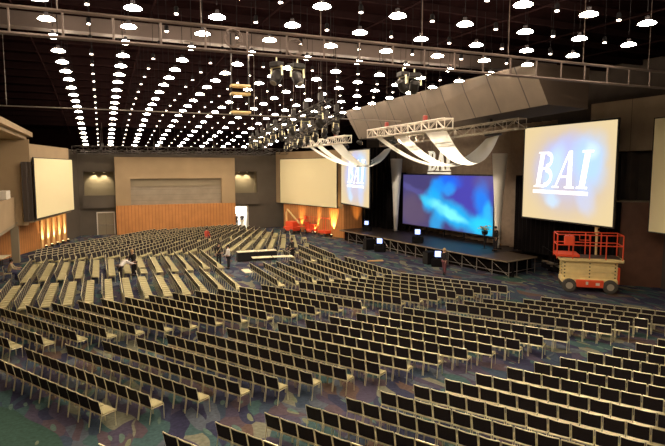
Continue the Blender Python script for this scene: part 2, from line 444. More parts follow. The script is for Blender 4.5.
# left wall: upper tan panel that carries the screen, wood below it
LW = [(-5.15, 47.6), (-2.85, 58.2)]
wall_poly('wall_left_upper', LW, 3.0, 9.0, .6, M['tan_wall'])
wall_poly('wall_left_end', [(-3.35, 58.9), (-2.3, YB)], 0, 9.0, .6, M['grey_wall'])
lwood = [(-8.6, 45.5), (-6.6, 50.5), (-3.35, 58.9)]
for a, b in zip(lwood[:-1], lwood[1:]):
    d = Vector(b)-Vector(a); L = d.length
    o = MB().box((L/2, .15, 1.5), (L, .3, 3.0)).build('wall_left_wood', M['wood']); struct(o)
    o.location = (a[0], a[1], 0); o.rotation_euler = (0, 0, math.atan2(d.y, d.x))
struct(MB().prism([(-5.15, 47.6), (-2.85, 58.2), (-3.5, 59.2), (-9.6, 45.5)], 2.9, 3.05).build('ceiling_left_soffit', M['taupe']))
struct(MB().box2((-9.3, -8, 0), (-9.0, 46, 3.0)).build('wall_left_lower', M['wood']))
# left balcony: parapet, deck, wall with a dark opening, roof slab over it
struct(MB().box2((-6.4, 24, 2.75), (-6.15, 47.2, 4.95)).box2((-6.4, 47.2, 2.75), (-5.3, 47.45, 4.4)).build('balcony_parapet', M['tan_wall']))
struct(MB().box2((-12, -8, 2.75), (-6.15, 47.4, 2.95)).build('balcony_deck', M['taupe']))
bw = MB()
XW = -7.4
bw.box2((XW-.3, 24, 2.95), (XW, 41.6, 9.6)).box2((XW-.3, 44.6, 2.95), (XW, 47.6, 9.6)).box2((XW-.3, 41.6, 6.7), (XW, 44.6, 9.6)).box2((XW-2.0, 41.0, 2.95), (XW-1.9, 45.2, 9.0))
bw.box2((XW-.3, 47.3, 2.95), (-5.0, 47.6, 9.3))
struct(bw.build('wall_balcony', M['tan_wall']))
struct(MB().box2((XW-.05, 44.9, 2.95), (XW+.35, 46.1, 9.5)).build('wall_balcony_pier', M['taupe']))
struct(MB().box2((XW-.2, 41.6, 2.95), (XW-.12, 44.6, 5.1)).build('balcony_railing_panel', M['tan_wall']))
rs = MB().prism([(-9.3, 24), (-4.8, 24), (-4.8, 48.2), (-9.3, 48.2)], 9.5, 9.85).box2((-9.3, 24, 9.3), (-5.2, 47.9, 9.5))
struct(rs.build('ceiling_balcony_slab', M['tan_wall']))
struct(MB().box2((-16.3, -8, 0), (-16, 63.3, 13.9)).build('wall_left', M['darkwall']))
struct(MB().box2((-6.45, 46.5, 0), (-5.95, 47.0, 2.75)).build('pillar_left', M['taupe']))
# dark drape beside the left screen and white box on the ledge
def pleats(name, p0, p1, z0, z1, m, label, cat='curtain', amp=.09, per=.42, group=None, parent=None):
    a = Vector(p0); b = Vector(p1); L = (b-a).length; n = max(6, int(L/per*4)); mb = MB(); vs = []
    for i in range(n+1):
        s = i/n*L; off = amp*math.sin(2*PI*s/per)+.03*math.sin(s*3.1)
        for z in (z0, z1): vs.append((s, off, z))
    for i in range(n+1):
        s = i/n*L; off = amp*math.sin(2*PI*s/per)+.03*math.sin(s*3.1)+.03
        for z in (z0, z1): vs.append((s, off, z))
    fs = [(2*i, 2*i+2, 2*i+3, 2*i+1) for i in range(n)]; o = 2*(n+1)
    fs += [(o+2*i, o+2*i+1, o+2*i+3, o+2*i+2) for i in range(n)]
    fs += [(2*i, o+2*i, o+2*i+2, 2*i+2) for i in range(n)] + [(2*i+1, 2*i+3, o+2*i+3, o+2*i+1) for i in range(n)]
    mb.add(vs, fs); ob = mb.build(name, m, parent)
    ob.location = (a.x, a.y, 0); ob.rotation_euler = (0, 0, math.atan2(b.y-a.y, b.x-a.x))
    if not parent: tag(ob, label, cat, group)
    return ob
pleats('curtain', (-5.55, 46.85), (-4.95, 47.3), 3.05, 7.6, M['drape2'], 'narrow dark brown drape hanging beside the left cream projection screen')
tag(MB().rbox((-6.3, 43.8, 5.25), (.5, 1.7, .6), .03).build('storage_box', M['white_paint']), 'white box standing on the left balcony ledge', 'box')
tag(MB().rbox((0, 0, .03), (.55, 1.3, .06), .01).box((0, -.6, -.0), (.04, .04, .01)).build('paper_sheet', M['pale_top']), 'pale flat board lying on the carpet beside the tables', 'board').location = (9.0, 36.3, .006)

# right side walls
wr = [(19.35, YB), (22.5, 50.2)]
wall_poly('wall_right_upper', wr, 3.0, 9.0, .5, M['tan_wall'])
d = Vector(wr[1])-Vector((19.5, 60.6)); L = d.length
o = MB().box((L/2, .15, 1.5), (L, .3, 3.0)).build('wall_right_wood', M['wood']); struct(o)
o.location = (19.5, 60.6, 0); o.rotation_euler = (0, 0, math.atan2(d.y, d.x))
o = struct(MB().box2((22.45, 50.0), (27.0, 50.3)) if False else MB().box2((22.45, 50.0, 0), (25.5, 50.3, 3.4)).build('wall_right_return', M['wood']))
struct(MB().box2((30.6, -8, 0), (30.9, 30, 13.9)).box2((29.9, 23.6, 0), (30.6, 23.9, 9.0)).build('wall_right', M['darkwall']))
struct(MB().box2((31.5, 30, 0), (31.8, YB, 13.9)).build('wall_right_stage', M['darkwall']))
up = MB().box2((29.5, -8, 8.15), (30.6, 26.4, 11.25))
struct(up.build('wall_right_tan', slat_mat('tan wall panels', (.33, .245, .16), (.13, .10, .07), 3.9, 1, width=.012)))
bp = wall_poly('wall_right_brown', [(30.6, 21.55), (28.85, 23.25)], 0, 5.1, -.3, M['brown'])
struct(MB().box2((30.3, 6, 0), (30.6, 21.5, 5.1)).build('wall_right_wood_side', M['darkwall']))
struct(MB().prism([(30.6, 21.55), (28.85, 23.25), (28.85, 24.0), (30.6, 24.0)], 5.05, 5.15).build('trim_1', M['taupe']))

# soffit above the stage
sv = [(17.5, 18.9, 11.7), (18.5, 18.9, 9.95), (20.9, 18.9, 9.85), (20.9, 18.9, 11.7), (17.5, 38.9, 11.5), (18.5, 38.3, 9.35), (20.9, 38.3, 9.3), (20.9, 38.9, 11.5)]
sf = MB().add(sv, [(0, 1, 5, 4)], 0).add(sv, [(1, 2, 6, 5), (0, 4, 7, 3), (3, 7, 6, 2), (0, 3, 2, 1), (4, 5, 6, 7)], 1)
struct(sf.build('ceiling_soffit', [M['soffit'], M['soffit2']]))

# ------------------------------------------------------------------ screens
def screen(label, a, b, z0, z1, m, group=None, letters=None, bar=.10):
    a = Vector(a); b = Vector(b); c = (a+b)/2; d = b-a; w = d.length; h = z1-z0
    t = thing('projection_screen', label, 'screen', (c.x, c.y, (z0+z1)/2), math.atan2(d.y, d.x), group)
    MB().box((0, 0, 0), (w, .03, h)).build('screen_surface', m, t)
    f = MB()
    if bar > 0:
        f.box((0, .02, h/2+bar/2), (w+2*bar, .09, bar)).box((0, .02, -h/2-bar/2), (w+2*bar, .09, bar))
        f.box((-w/2-bar/2, .02, 0), (bar, .09, h)).box((w/2+bar/2, .02, 0), (bar, .09, h))
    f.box((0, .06, 0), (w+2*bar-.02, .05, h+2*bar-.02))
    f.build('border', M['frame'], t)
    return t, w, h

def serif_letters(u0, h, sh=.18):
    """polygons (u, v) of the italic serif letters B, A, I standing on v=0, and the total width"""
    out = []
    def P(pts): out.append([(u0+x*h+sh*y*h, y*h) for x, y in pts])
    def ring(cx, cy, ro, ri, hx, a0, a1, n=9):
        for i in range(n):
            t0 = a0+(a1-a0)*i/n; t1 = a0+(a1-a0)*(i+1)/n
            P([(cx+hx*ri*math.cos(t0), cy+ri*math.sin(t0)*.8), (cx+hx*ro*math.cos(t0), cy+ro*math.sin(t0)), (cx+hx*ro*math.cos(t1), cy+ro*math.sin(t1)), (cx+hx*ri*math.cos(t1), cy+ri*math.sin(t1)*.8)])
    # B
    P([(.08, 0), (.24, 0), (.24, 1), (.08, 1)]); P([(0, 0), (.32, 0), (.32, .05), (0, .05)]); P([(0, .95), (.32, .95), (.32, 1), (0, 1)])
    P([(.24, .93), (.36, .93), (.36, 1), (.24, 1)]); P([(.24, .50), (.38, .50), (.38, .56), (.24, .56)]); P([(.24, 0), (.38, 0), (.38, .07), (.24, .07)])
    ring(.36, .765, .235, .15, .95, -PI/2, PI/2); ring(.38, .28, .28, .19, 1.0, -PI/2, PI/2)
    # A
    x = .74
    P([(x+.06, 0), (x+.12, 0), (x+.44, 1), (x+.38, 1)]); P([(x+.50, 0), (x+.68, 0), (x+.50, 1), (x+.38, 1)])
    P([(x+.16, .28), (x+.56, .28), (x+.56, .34), (x+.18, .34)]); P([(x-.02, 0), (x+.22, 0), (x+.22, .05), (x-.02, .05)]); P([(x+.42, 0), (x+.76, 0), (x+.76, .05), (x+.42, .05)])
    # I
    x = 1.58
    P([(x+.09, 0), (x+.27, 0), (x+.27, 1), (x+.09, 1)]); P([(x, 0), (x+.36, 0), (x+.36, .06), (x, .06)]); P([(x, .94), (x+.36, .94), (x+.36, 1), (x, 1)])
    return out
def letters_mesh(h, depth, sh=.18):
    mb = MB()
    for k, p in enumerate(serif_letters(0, h, sh)): mb.prism(p, -depth-.0004*k, 0, 'xz')
    mb.prism([(-.02*h, -.17*h), (1.98*h, -.17*h), (1.98*h, -.07*h), (-.02*h, -.07*h)], -depth, 0, 'xz')
    return mb

screen('blank cream projection screen on the left wall', (-4.78, 47.75), (-2.55, 57.3), 3.2, 7.9, M['screen'], bar=.06)
screen('blank cream projection screen on the right wall above the orange lifts', (19.25, 61.0), (21.95, 50.6), 3.1, 8.15, M['screen'], bar=.06)
screen('cream projection screen cut off at the right edge of the view', (28.5, 21.15), (27.6, 13.6), 3.55, 9.85, M['screen'], bar=.06)
glow = screen_picture('projected blue glow', (.80, .62, .34), [
    (0, .1, 4.6, 3.9, 0, (.58, .50, .55), .75), (-.3, .9, 3.2, 1.9, 18, (.52, .58, 1.0), .9), (.0, -.2, 3.0, 2.6, 10, (.62, .60, .80), .6),
    (1.9, .7, 1.9, 2.3, 10, (.50, .75, 1.1), .95), (-1.0, .2, 1.1, 2.2, -22, (.60, .85, 1.15), .8), (-.9, -1.7, .9, .8, 0, (.62, .86, 1.1), .7),
    (1.7, -1.4, 1.0, 1.6, 12, (.60, .70, 1.0), .6), (2.0, 1.4, .7, .8, 0, (.75, .95, 1.15), .7)], .95)
t, w, h = screen('large projection screen showing white BAI letters beside the stage', (27.15, 29.75), (26.9, 22.2), 3.75, 9.85, glow, 'screens showing BAI')
lm = letters_mesh(2.35, .015); lo = lm.build('projected_letters', M['letter_glow'], t); lo.location = (-2.75, -.02, -.95)
t, w, h = screen('far projection screen showing BAI, partly behind the smaller white drape', (22.2, 50.0), (21.55, 42.5), 3.65, 8.75, glow, 'screens showing BAI')
lm = letters_mesh(2.2, .015); lo = lm.build('projected_letters', M['letter_glow'], t); lo.location = (-1.9, -.02, -.5)
# hanging cables of the large screen
vid = screen_picture('blue swirl picture', (.060, .048, .16), [
    (-4.3, -1.0, 3.6, 2.2, -8, (.13, .085, .13), .7), (-4.0, .9, 4.5, .5, -14, (.10, .09, .30), .7),
    (3.0, .5, 5.2, 3.6, 0, (.060, .050, .42), .9), (5.0, 2.0, 2.0, 1.3, 0, (.12, .09, .26), .7),
    (.4, 1.7, 2.4, 1.0, 8, (.01, .13, .85), .95), (-.9, 1.1, 1.5, 1.4, 40, (.01, .30, .92), .9), (.7, 1.2, 1.2, .8, 15, (.02, .36, .92), .7),
    (-1.7, .2, 1.7, 1.3, 30, (.01, .40, .90), .85), (-2.3, .1, 1.5, .6, -15, (.05, .60, .88), .8),
    (1.6, -1.0, 5.2, 1.35, -17, (.01, .45, .90), .95), (0.6, -.75, 3.6, .62, -17, (.22, .92, .92), .9), (-.8, -1.7, 2.0, 1.2, 60, (.02, .42, .9), .7),
    (4.7, .2, 1.2, 2.2, 8, (.01, .22, .88), .9), (4.9, -1.6, 2.0, 1.3, 0, (.02, .62, .95), .95), (5.3, -.4, .8, 1.0, 0, (.03, .50, .92), .8)], 1.0)
vt = thing('video_wall', 'large video wall with a blue swirl picture at the back of the stage', 'screen', (27.4, 39.75, 0), math.atan2(-11.7, 1.2))
MB().box((0, 0, 4.15), (11.75, .06, 4.7)).build('display', vid, vt).location = (0, 0, 0)
vt.children[0].location = (0, 0, 4.15); 
_d = vt.children[0].data
for v_ in _d.vertices: v_.co.z -= 4.15
vf = MB().box((0, .10, 6.56), (11.95, .2, .1)).box((0, .10, 1.75), (11.95, .2, .1)).box((-5.92, .1, 4.15), (.1, .2, 4.7)).box((5.92, .1, 4.15), (.1, .2, 4.7)).box((0, .16, 4.15), (11.75, .08, 4.7))
for x in (-5, -2.5, 0, 2.5, 5): vf.box((x, .16, 1.42), (.12, .1, .62))
vf.build('frame', M['frame'], vt)

# BAI sign hung over the video wall
sg = thing('hanging_sign', 'white BAI letter sign hanging in front of the brown curtain', 'sign', (27.5, 42.3, 6.9), -PI/2)
letters_mesh(1.75, .12, 0.0).build('letters', M['sign'], sg)
MB().tube([(.6, -.05, 1.7), (.6, -.05, 4.0)], .015, 4).tube([(3.0, -.05, 1.7), (3.0, -.05, 4.0)], .015, 4).build('cable', M['darkm'], sg)

# curtains
pleats('curtain', (28.9, 28.6), (28.9, 50.5), 1.1, 10.4, M['curtain'], 'wide brown grey pleated curtain along the back of the stage', amp=.26, per=.95)
pleats('curtain', (25.6, 47.8), (27.0, 45.4), 1.12, 6.7, M['black_drape'], 'black drape between the far screen and the blue video wall', amp=.08)
pleats('curtain', (24.45, 49.8), (26.6, 47.9), 1.12, 9.2, M['black_drape'], 'tall black drape closing the far end of the stage', amp=.08)
pleats('curtain', (28.2, 27.6), (28.1, 31.5), 1.12, 6.6, M['black_drape'], 'black drape right of the blue video wall', amp=.08)
pleats('curtain', (29.4, 23.9), (28.4, 28.4), 0, 8.0, M['black_drape'], 'black drape behind the stage steps and the big screen', amp=.08)

# ------------------------------------------------------------------ stage
fronts = [(24.0, 27.5), (23.15, 33.0), (22.5, 38.0), (22.3, 41.5), (21.5, 47.0), (21.4, 48.6)]
deck = [*fronts, (28.7, 50.6), (28.7, 31.0), (26.7, 31.0), (23.62, 30.3)]
st = thing('stage', 'long low dark stage with open scaffold front before the blue video wall', 'stage', (25, 38, 0))
def at0(o, p=st):
    for v_ in o.data.vertices: v_.co -= Vector(p.location)
    o.parent = p; return o
deckp = [fronts[1], *fronts[2:], (28.7, 50.6), (28.7, 30.9), (26.9, 30.9), (23.55, 30.3)]
at0(fixn(MB().prism(deckp, .98, 1.09).build('deck', M['stage_top'])))
at0(fixn(MB().prism([(24.0, 27.5), (23.55, 30.28), (26.9, 30.88), (27.2, 28.3)], 1.0, 1.11).build('deck', M['stage_top2'])))
ed = MB()
for a, b in zip(fronts[:-1], fronts[1:]): ed.tube([(a[0]-.03, a[1], 1.06), (b[0]-.03, b[1], 1.06)], .04, 4)
ed.tube([(24.0, 27.47, 1.07), (27.2, 28.27, 1.07)], .04, 4)
at0(ed.build('edge_trim', M['stage_edge']))
legs_pts = []
tot = []
for a, b in zip(fronts[:-1], fronts[1:]):
    n = max(1, round((Vector(b)-Vector(a)).length/1.25))
    for i in range(n): tot.append(Vector(a)+(Vector(b)-Vector(a))*i/n)
for p in tot:
    at0(MB().tube([(p.x+.12, p.y, 0), (p.x+.12, p.y, .98)], .03, 6).build('leg', M['steel']))
for q in ((25.1, 27.85), (26.2, 28.1), (27.1, 28.35)):
    at0(MB().tube([(q[0], q[1], 0), (q[0], q[1], 1.0)], .03, 6).build('leg', M['steel']))
br = MB()
for p, q in zip(tot[:-1], tot[1:]):
    br.tube([(p.x+.1, p.y, .32), (q.x+.1, q.y, .32)], .022, 5)
    br.tube([(p.x+.12, p.y, .1), (q.x+.12, q.y, .9)], .012, 4)
br.tube([(24.1, 27.6, .32), (27.1, 28.35, .32)], .022, 5)
at0(br.build('brace', M['steel']))
sk = MB()
for a, b in zip(fronts[:-1], fronts[1:]):
    d = Vector(b)-Vector(a); c = (Vector(a)+Vector(b))/2
    sk.box((c.x+.55, c.y, .49), (d.length, .03, .96), Matrix.Rotation(math.atan2(d.y, d.x), 3, 'Z'))
sk.box((25.9, 28.6, .49), (3.0, .03, .96), Matrix.Rotation(math.atan2(.8, 3.2), 3, 'Z'))
at0(sk.build('skirt', M['black_drape']))

sts = thing('stage_steps', 'black steps with handrails leading up to the right end of the stage', 'stairs', (26.6, 26.9, 0), R(-12))
tr = MB(); ss = MB(); hr = MB()
for i in range(5):
    z = .95-.19*i; y = 1.25; x = .35+.30*i
    MB().box((x, 0, z), (.30, 1.3, .05)).build('tread', M['steel'], sts)
    MB().box((x-.15, -.0, z+.03), (.03, 1.3, .02)).build('step_edge', M['stage_edge'], sts.children[-1])
for s in (-1, 1):
    MB().prism([(.15, .9), (1.75, .1), (1.75, 0), (.15, .55)], s*.66-.02, s*.66+.02, 'xz').build('stringer', M['dark'], sts)
    MB().tube([(.2, s*.68, .95), (.2, s*.68, 1.95), (1.7, s*.68, 1.05), (1.7, s*.68, .1)], .02, 6).build('handrail', M['darkm'], sts)

# pale tapering columns
for (x, y, hh, lab) in ((25.6, 44.9, 6.9, 'pale tapering fabric column left of the blue video wall'), (27.15, 32.3, 7.1, 'pale tapering fabric column right of the blue video wall')):
    t = thing('tapered_column', lab, 'column', (x, y, 1.09), 0, 'pale tapered columns on the stage')
    MB().lathe([(.15, .08), (.18, .5), (.30, hh*.45), (.56, hh), (.50, hh+.01)], 24).build('shade', M['cone'], t, smooth=True)
    MB().lathe([(.34, 0), (.34, .03), (.30, .08)], 20).build('base', M['darkm'], t)

# stage lamps / monitors
def monitor(x, y, z, rz, label, sc=1.0, glow=.5):
    t = thing('floor_monitor', label, 'monitor', (x, y, z), rz, 'blue glowing monitors at the stage')
    MB().rbox((0, .25, .28*sc), (.95*sc, .5, .55*sc), .04).build('cabinet', M['dark'], t)
    MB().rbox((0, .04, .95*sc), (.62*sc, .14, .60*sc), .03).build('bezel', M['dark'], t)
    MB().box((0, -.035, .97*sc), (.44*sc, .02, .42*sc)).build('display', M['blue_glow'], t)
    MB().tube([(0, .15, .5*sc), (0, .1, .7*sc)], .04, 6).build('stand', M['darkm'], t)
    return t
monitor(21.55, 40.5, 0, R(-38), 'blue glowing monitor on a dark box left of the stage front')
monitor(22.1, 32.6, 0, R(-38), 'blue glowing monitor on a dark box beside the person with brown hair')
monitor(23.3, 37.3, 1.09, R(-38), 'blue glowing monitor standing on the stage edge before the video wall', .95)
monitor(23.2, 46.3, 1.09, R(-38), 'small glowing monitor at the far left end of the stage', .85)
# dark loudspeakers under the stage front
def speaker(x, y, rz, label, w=.75, d=.75, h=.95):
    t = thing('subwoofer', label, 'loudspeaker', (x, y, 0), rz, 'black loudspeakers before the stage')
    MB().rbox((0, 0, h/2), (w, d, h), .03).build('cabinet', M['dark'], t)
    MB().box((0, -d/2-.01, h/2), (w*.86, .02, h*.86)).build('grille', M['darkm'], t)
speaker(21.4, 42.3, -PI/2, 'black loudspeaker on the floor behind the left glowing monitor')
speaker(22.3, 34.0, -PI/2, 'black loudspeaker on the floor behind the near glowing monitor')

# lectern with flowers
t = thing('flower_stand', 'tall dark stand with yellow flowers beside the person in black on the stage', 'plant stand', (26.45, 32.9, 1.09))
MB().lathe([(.22, 0), (.22, .03), (.05, .06), (.05, 1.0), (.2, 1.05), (.26, 1.3), (.24, 1.3)], 14).build('vase', M['darkm'], t)
fl_ = MB(); pe = MB()
for i in range(26):
    a = random.random()*2*PI; r = .1+random.random()*.42; z = 1.40+random.random()*.28
    p = Vector((r*math.cos(a), r*math.sin(a), z)); fl_.tube([(0, 0, 1.25), p*.6+Vector((0, 0, .55)), p], [.012, .01, .004], 4)
    pe.lathe([(.01, -.03), (.07, 0), (.06, .03), (.01, .05)], 7, p)
    for k_ in range(2):
        q = Vector((r*math.cos(a+.3), r*math.sin(a+.3), z-.12-.07*k_)); fl_.box(q, (.11, .035, .015), Matrix.Rotation(a, 3, 'Z'))
fl_.build('stem', M['leaf'], t); pe.build('blossom', M['petal'], t)

# ------------------------------------------------------------------ trusses
def box_truss(mb_ch, mb_lace, a, b, w=.42, h=.42, seg=.6, rc=.03, rl=.018):
    a = Vector(a); b = Vector(b); d = (b-a); L = d.length; t = d.normalized(); s = t.cross(Vector((0, 0, 1))).normalized(); u = s.cross(t)
    cs = [s*w/2+u*h/2, -s*w/2+u*h/2, -s*w/2-u*h/2, s*w/2-u*h/2]
    for c in cs: mb_ch.tube([a+c, b+c], rc, 6)
    n = max(2, round(L/seg))
    for i in range(n):
        p = a+t*(L*i/n); q = a+t*(L*(i+1)/n)
        for k_ in range(4):
            c0, c1 = cs[k_], cs[(k_+1) % 4]
            if i % 2: c0, c1 = c1, c0
            mb_lace.tube([p+c0, q+c1], rl, 4)
            mb_lace.tube([p+cs[k_], p+cs[(k_+1) % 4]], rl, 4)
    for k_ in range(4): mb_lace.tube([b+cs[k_], b+cs[(k_+1) % 4]], rl, 4)
def truss(name, label, a, b, m, cables=2, group=None, top=None, **k_):
    t = thing(name, label, 'truss', ((a[0]+b[0])/2, (a[1]+b[1])/2, (a[2]+b[2])/2), 0, group)
    c, l_ = MB(), MB(); box_truss(c, l_, a, b, **k_)
    at0(c.build('chord', m), t); at0(l_.build('lacing', m), t)
    A = Vector(a); B = Vector(b)
    for i in range(cables):
        p = A+(B-A)*((i+.5)/cables); zt = (lamp_z(p.y)+1.95) if top is None else top
        at0(MB().tube([(p.x, p.y, p.z+.2), (p.x, p.y, zt)], .010, 4).build('cable', M['grime'], None), t)
        at0(MB().rbox((p.x, p.y, p.z+.42), (.22, .22, .36), .03).build('hoist', M['red_led'] if m is M['white_metal'] else M['darkm']), t)
    return t
T2a, T2b = (16.8, 33.0, 9.40), (16.6, 23.75, 9.42)
T1a, T1b = (16.9, 46.2, 9.22), (16.7, 36.4, 9.25)
truss('box_truss', 'longer looking white lit box truss carrying drapes nearest the big screen', T2a, T2b, M['white_metal'], 2, 'white drape trusses', w=.5, h=.5, seg=.8, rc=.045, rl=.028)
truss('box_truss', 'farther white lit box truss carrying drapes over the far screen', T1a, T1b, M['white_metal'], 2, 'white drape trusses', w=.5, h=.5, seg=.8, rc=.045, rl=.028)
truss('box_truss', 'dark box truss hung between the white drapes and the brown curtain', (19.6, 36.5, 9.0), (19.5, 21.6, 9.35), M['truss3'], 3, w=.5, h=.5, seg=.9)
def drape(label, a0, a1, b0, b1, sag, grp):
    n, mw = 26, 5; vs = []
    a0, a1, b0, b1 = map(Vector, (a0, a1, b0, b1))
    for i in range(n+1):
        t = i/n; w0 = a0.lerp(b0, t); w1 = a1.lerp(b1, t)
        s = -sag*(4*t*(1-t))*(1+.35*(t-.5))
        for j in range(mw):
            p = w0.lerp(w1, j/(mw-1)); edge = abs(j/(mw-1)-.5)*2
            pinch = 1-.12*math.sin(PI*t); mid = w0.lerp(w1, .5); p = mid+(p-mid)*pinch
            vs.append((p.x, p.y, p.z+s+.10*edge*math.sin(PI*t)))
    fs = [(i*mw+j, i*mw+j+1, (i+1)*mw+j+1, (i+1)*mw+j) for i in range(n) for j in range(mw-1)]
    o = MB().add(vs, fs).build('fabric_swag', M['white_cloth'], smooth=True)
    tag(o, label, 'drape', grp)
for i, (y0, y1) in enumerate(((32.6, 31.7), (30.3, 28.7), (26.6, 24.5))):
    drape(('narrow leftmost', 'middle', 'broad rightmost')[i]+' white fabric swag hung from the nearer white truss', (17.0, y0, 9.15), (17.0, y1, 9.1), (24.0, 30.0-.1*i, 9.1), (24.0, 28.9-.1*i, 9.25), (1.9, 1.95, 1.85)[i], 'swags on the nearer white truss')
for i, (y0, y1) in enumerate(((45.4, 44.6), (43.6, 42.3), (40.4, 38.2))):
    drape(('narrow leftmost', 'middle', 'broad rightmost')[i]+' white fabric swag hung from the farther white truss', (17.0, y0, 9.0), (17.0, y1, 9.0), (23.6, 43.6-.1*i, 8.8), (23.6, 42.4-.1*i, 8.95), (1.6, 1.7, 1.7)[i], 'swags on the farther white truss')
# drape hanging points
for (x, y, z, s) in ((24.0, 29.3, 9.2, 'nearer'), (23.6, 43.0, 8.95, 'farther')):
    tag(MB().rbox((0, 0, .12), (.35, 1.4, .14), .03).tube([(0, 0, .15), (0, 0, 11.6-z)], .02, 4).build('hanging_bar', M['darkm']), 'dark hanging bar holding the gathered ends of the %s white swags' % s, 'bar').location = (x, y, z)

# near ladder truss across the hall with the duct behind
lt = thing('ladder_truss', 'long brown ladder truss crossing the whole hall under the ceiling', 'truss', (10, 14.5, 10.4))
ch = MB(); ch.tube([(-15.5, 14.5, 10.75), (30.4, 14.5, 10.75)], .045, 6).tube([(-15.5, 14.5, 10.15), (30.4, 14.5, 10.15)], .045, 6)
at0(ch.build('chord', M['grime']), lt)
for i in range(42): at0(MB().tube([(-15+1.1*i, 14.5, 10.15), (-15+1.1*i, 14.5, 10.75)], .028, 5).build('rung', M['grime']), lt)
for i in range(14):
    x = -14+3.3*i
    at0(MB().tube([(x, 14.5, 10.75), (x, 14.5, 13.4)], .015, 5).build('hanger_rod', M['grime']), lt)
struct(MB().box2((-15.5, 24.0, 12.45), (24.0, 24.6, 13.0)).build('ceiling_duct', M['duct']))
tag(MB().tube([(-15.5, 30, 10.05), (17.4, 30, 10.05)], .03, 6).tube([(-4, 30, 10.05), (-4, 30, 13.4)], .012, 4).tube([(8, 30, 10.05), (8, 30, 13.4)], .012, 4).build('rigging_pipe', M['steel']),
    'thin brown rigging pipe crossing the hall high up', 'pipe')
ft = truss('box_truss', 'dark box truss in front of the far wall top', (-2.5, 57.5, 8.95), (19, 57.5, 8.95), M['truss_dark'], 4, w=.5, h=.55, seg=1.0)
ft2 = truss('box_truss', 'lower dark box truss nearest the far wall', (-2.5, 60.3, 8.75), (18, 60.3, 8.75), M['truss_dark'], 4, w=.4, h=.4, seg=1.0)

# moving head lights
def moving_light():
    t = bpy.data.objects.new('stage_light', None); C.objects.link(t); t.empty_display_size = .2
    MB().rbox((0, 0, -.12), (.34, .26, .14), .02).build('base', M['darkm'], t)
    MB().tube([(-.19, 0, -.16), (-.21, 0, -.42)], .028, 6).tube([(.19, 0, -.16), (.21, 0, -.42)], .028, 6).tube([(-.19, 0, -.18), (.19, 0, -.18)], .028, 6).build('yoke', M['gold'], t)
    hd = MB().lathe([(.10, -.22), (.15, -.12), (.15, .12), (.09, .2)], 12, (0, 0, -.44), rot=Matrix.Rotation(R(-35), 3, 'X')).build('head', M['darkm'], t)
    MB().lathe([(.10, -.235), (.10, -.225)], 12, (0, 0, -.44), rot=Matrix.Rotation(R(-35), 3, 'X')).build('lens', M['steel'], hd)
    MB().tube([(0, 0, -.05), (0, 0, .12)], .02, 5).build('clamp', M['gold'], t)
    return t
def copy_tree(o, parent=None):
    c = o.copy(); C.objects.link(c); c.parent = parent
    if parent: c.matrix_parent_inverse = o.matrix_parent_inverse.copy()
    for ch_ in list(o.children): copy_tree(ch_, c)
    return c
ML0 = moving_light(); ml_used = [False]
def place_light(x, y, z, rz, label, grp):
    if not ml_used[0]: o = ML0; ml_used[0] = True
    else: o = copy_tree(ML0)
    o.location = (x, y, z); o.rotation_euler = (0, 0, rz)
    tag(o, label, 'stage light', grp)
runs = [((8.6, 20.5, 9.75), (12.4, 48.0, 9.55), 'left', 17), ((10.9, 24.5, 9.75), (15.6, 47.5, 9.45), 'right', 15)]
for a, b, sd, n_ in runs:
    truss('box_truss', 'brown box truss full of stage lights, %s of the two long ones over the tables' % sd, a, b, M['truss_dark'], 9, 'long lighting trusses', w=.28, h=.28, seg=.9, rc=.02, rl=.012)
    A, B = Vector(a), Vector(b)
    for i in range(n_):
        p = A+(B-A)*((i+.5)/n_)
        place_light(p.x+(.14 if i % 2 else -.14), p.y, p.z-.2, random.random()*6.28, 'stage light, %s from the camera end, hanging on the %s long lighting truss' % (ORD[i+1], sd), 'lights on the %s long truss' % sd)
for i, (x, lab) in enumerate(((-7.6, 'farthest left'), (-7.0, 'second from left'), (-6.2, 'beside the cable coil, left end'), (-5.7, 'third pair of the left end'), (4.5, 'left one above the room centre'), (5.1, 'right one above the room centre'), (8.45, 'left one of the pair right of centre'), (8.85, 'right one of the pair right of centre'))):
    place_light(x, 14.5, 10.03, i*1.3, 'stage light under the ladder truss, '+lab, 'lights under the ladder truss')
def cable_coil(x, y, z, r, label):
    mb = MB()
    for k_ in range(3):
        pts = [(x+(r-.03*k_)*math.cos(a/16*2*PI), y+.05*k_-.05, z-r+(r-.03*k_)*math.sin(a/16*2*PI)) for a in range(17)]
        mb.tube(pts, .018, 5, cap=False)
    tag(mb.build('cable_coil', M['grime']), label, 'cable')
cable_coil(-7.3, 14.45, 10.1, .42, 'loose cable coil hanging at the far left of the ladder truss')
cable_coil(3.3, 14.45, 10.72, .24, 'left round cable coil on the ladder truss above the centre')
cable_coil(5.0, 14.45, 10.62, .24, 'right round cable coil on the ladder truss above the centre')
# hanging tower of gear below the ladder truss (centre)
gt = thing('rigging_tower', 'stack of cream and dark rigging gear hanging under the ladder truss near centre', 'rigging', (5.05, 21.0, 9.9))
for i, zz in enumerate((.35, .05, -.65)):
    MB().rbox((0, 0, zz), (.75, .35, .10), .02).build('crossbar', M['boom_yellow'], gt)
for s in (-1, 1): MB().tube([(s*.34, 0, -.75), (s*.34, 0, 2.3)], .03, 6).build('upright', M['darkm'], gt)

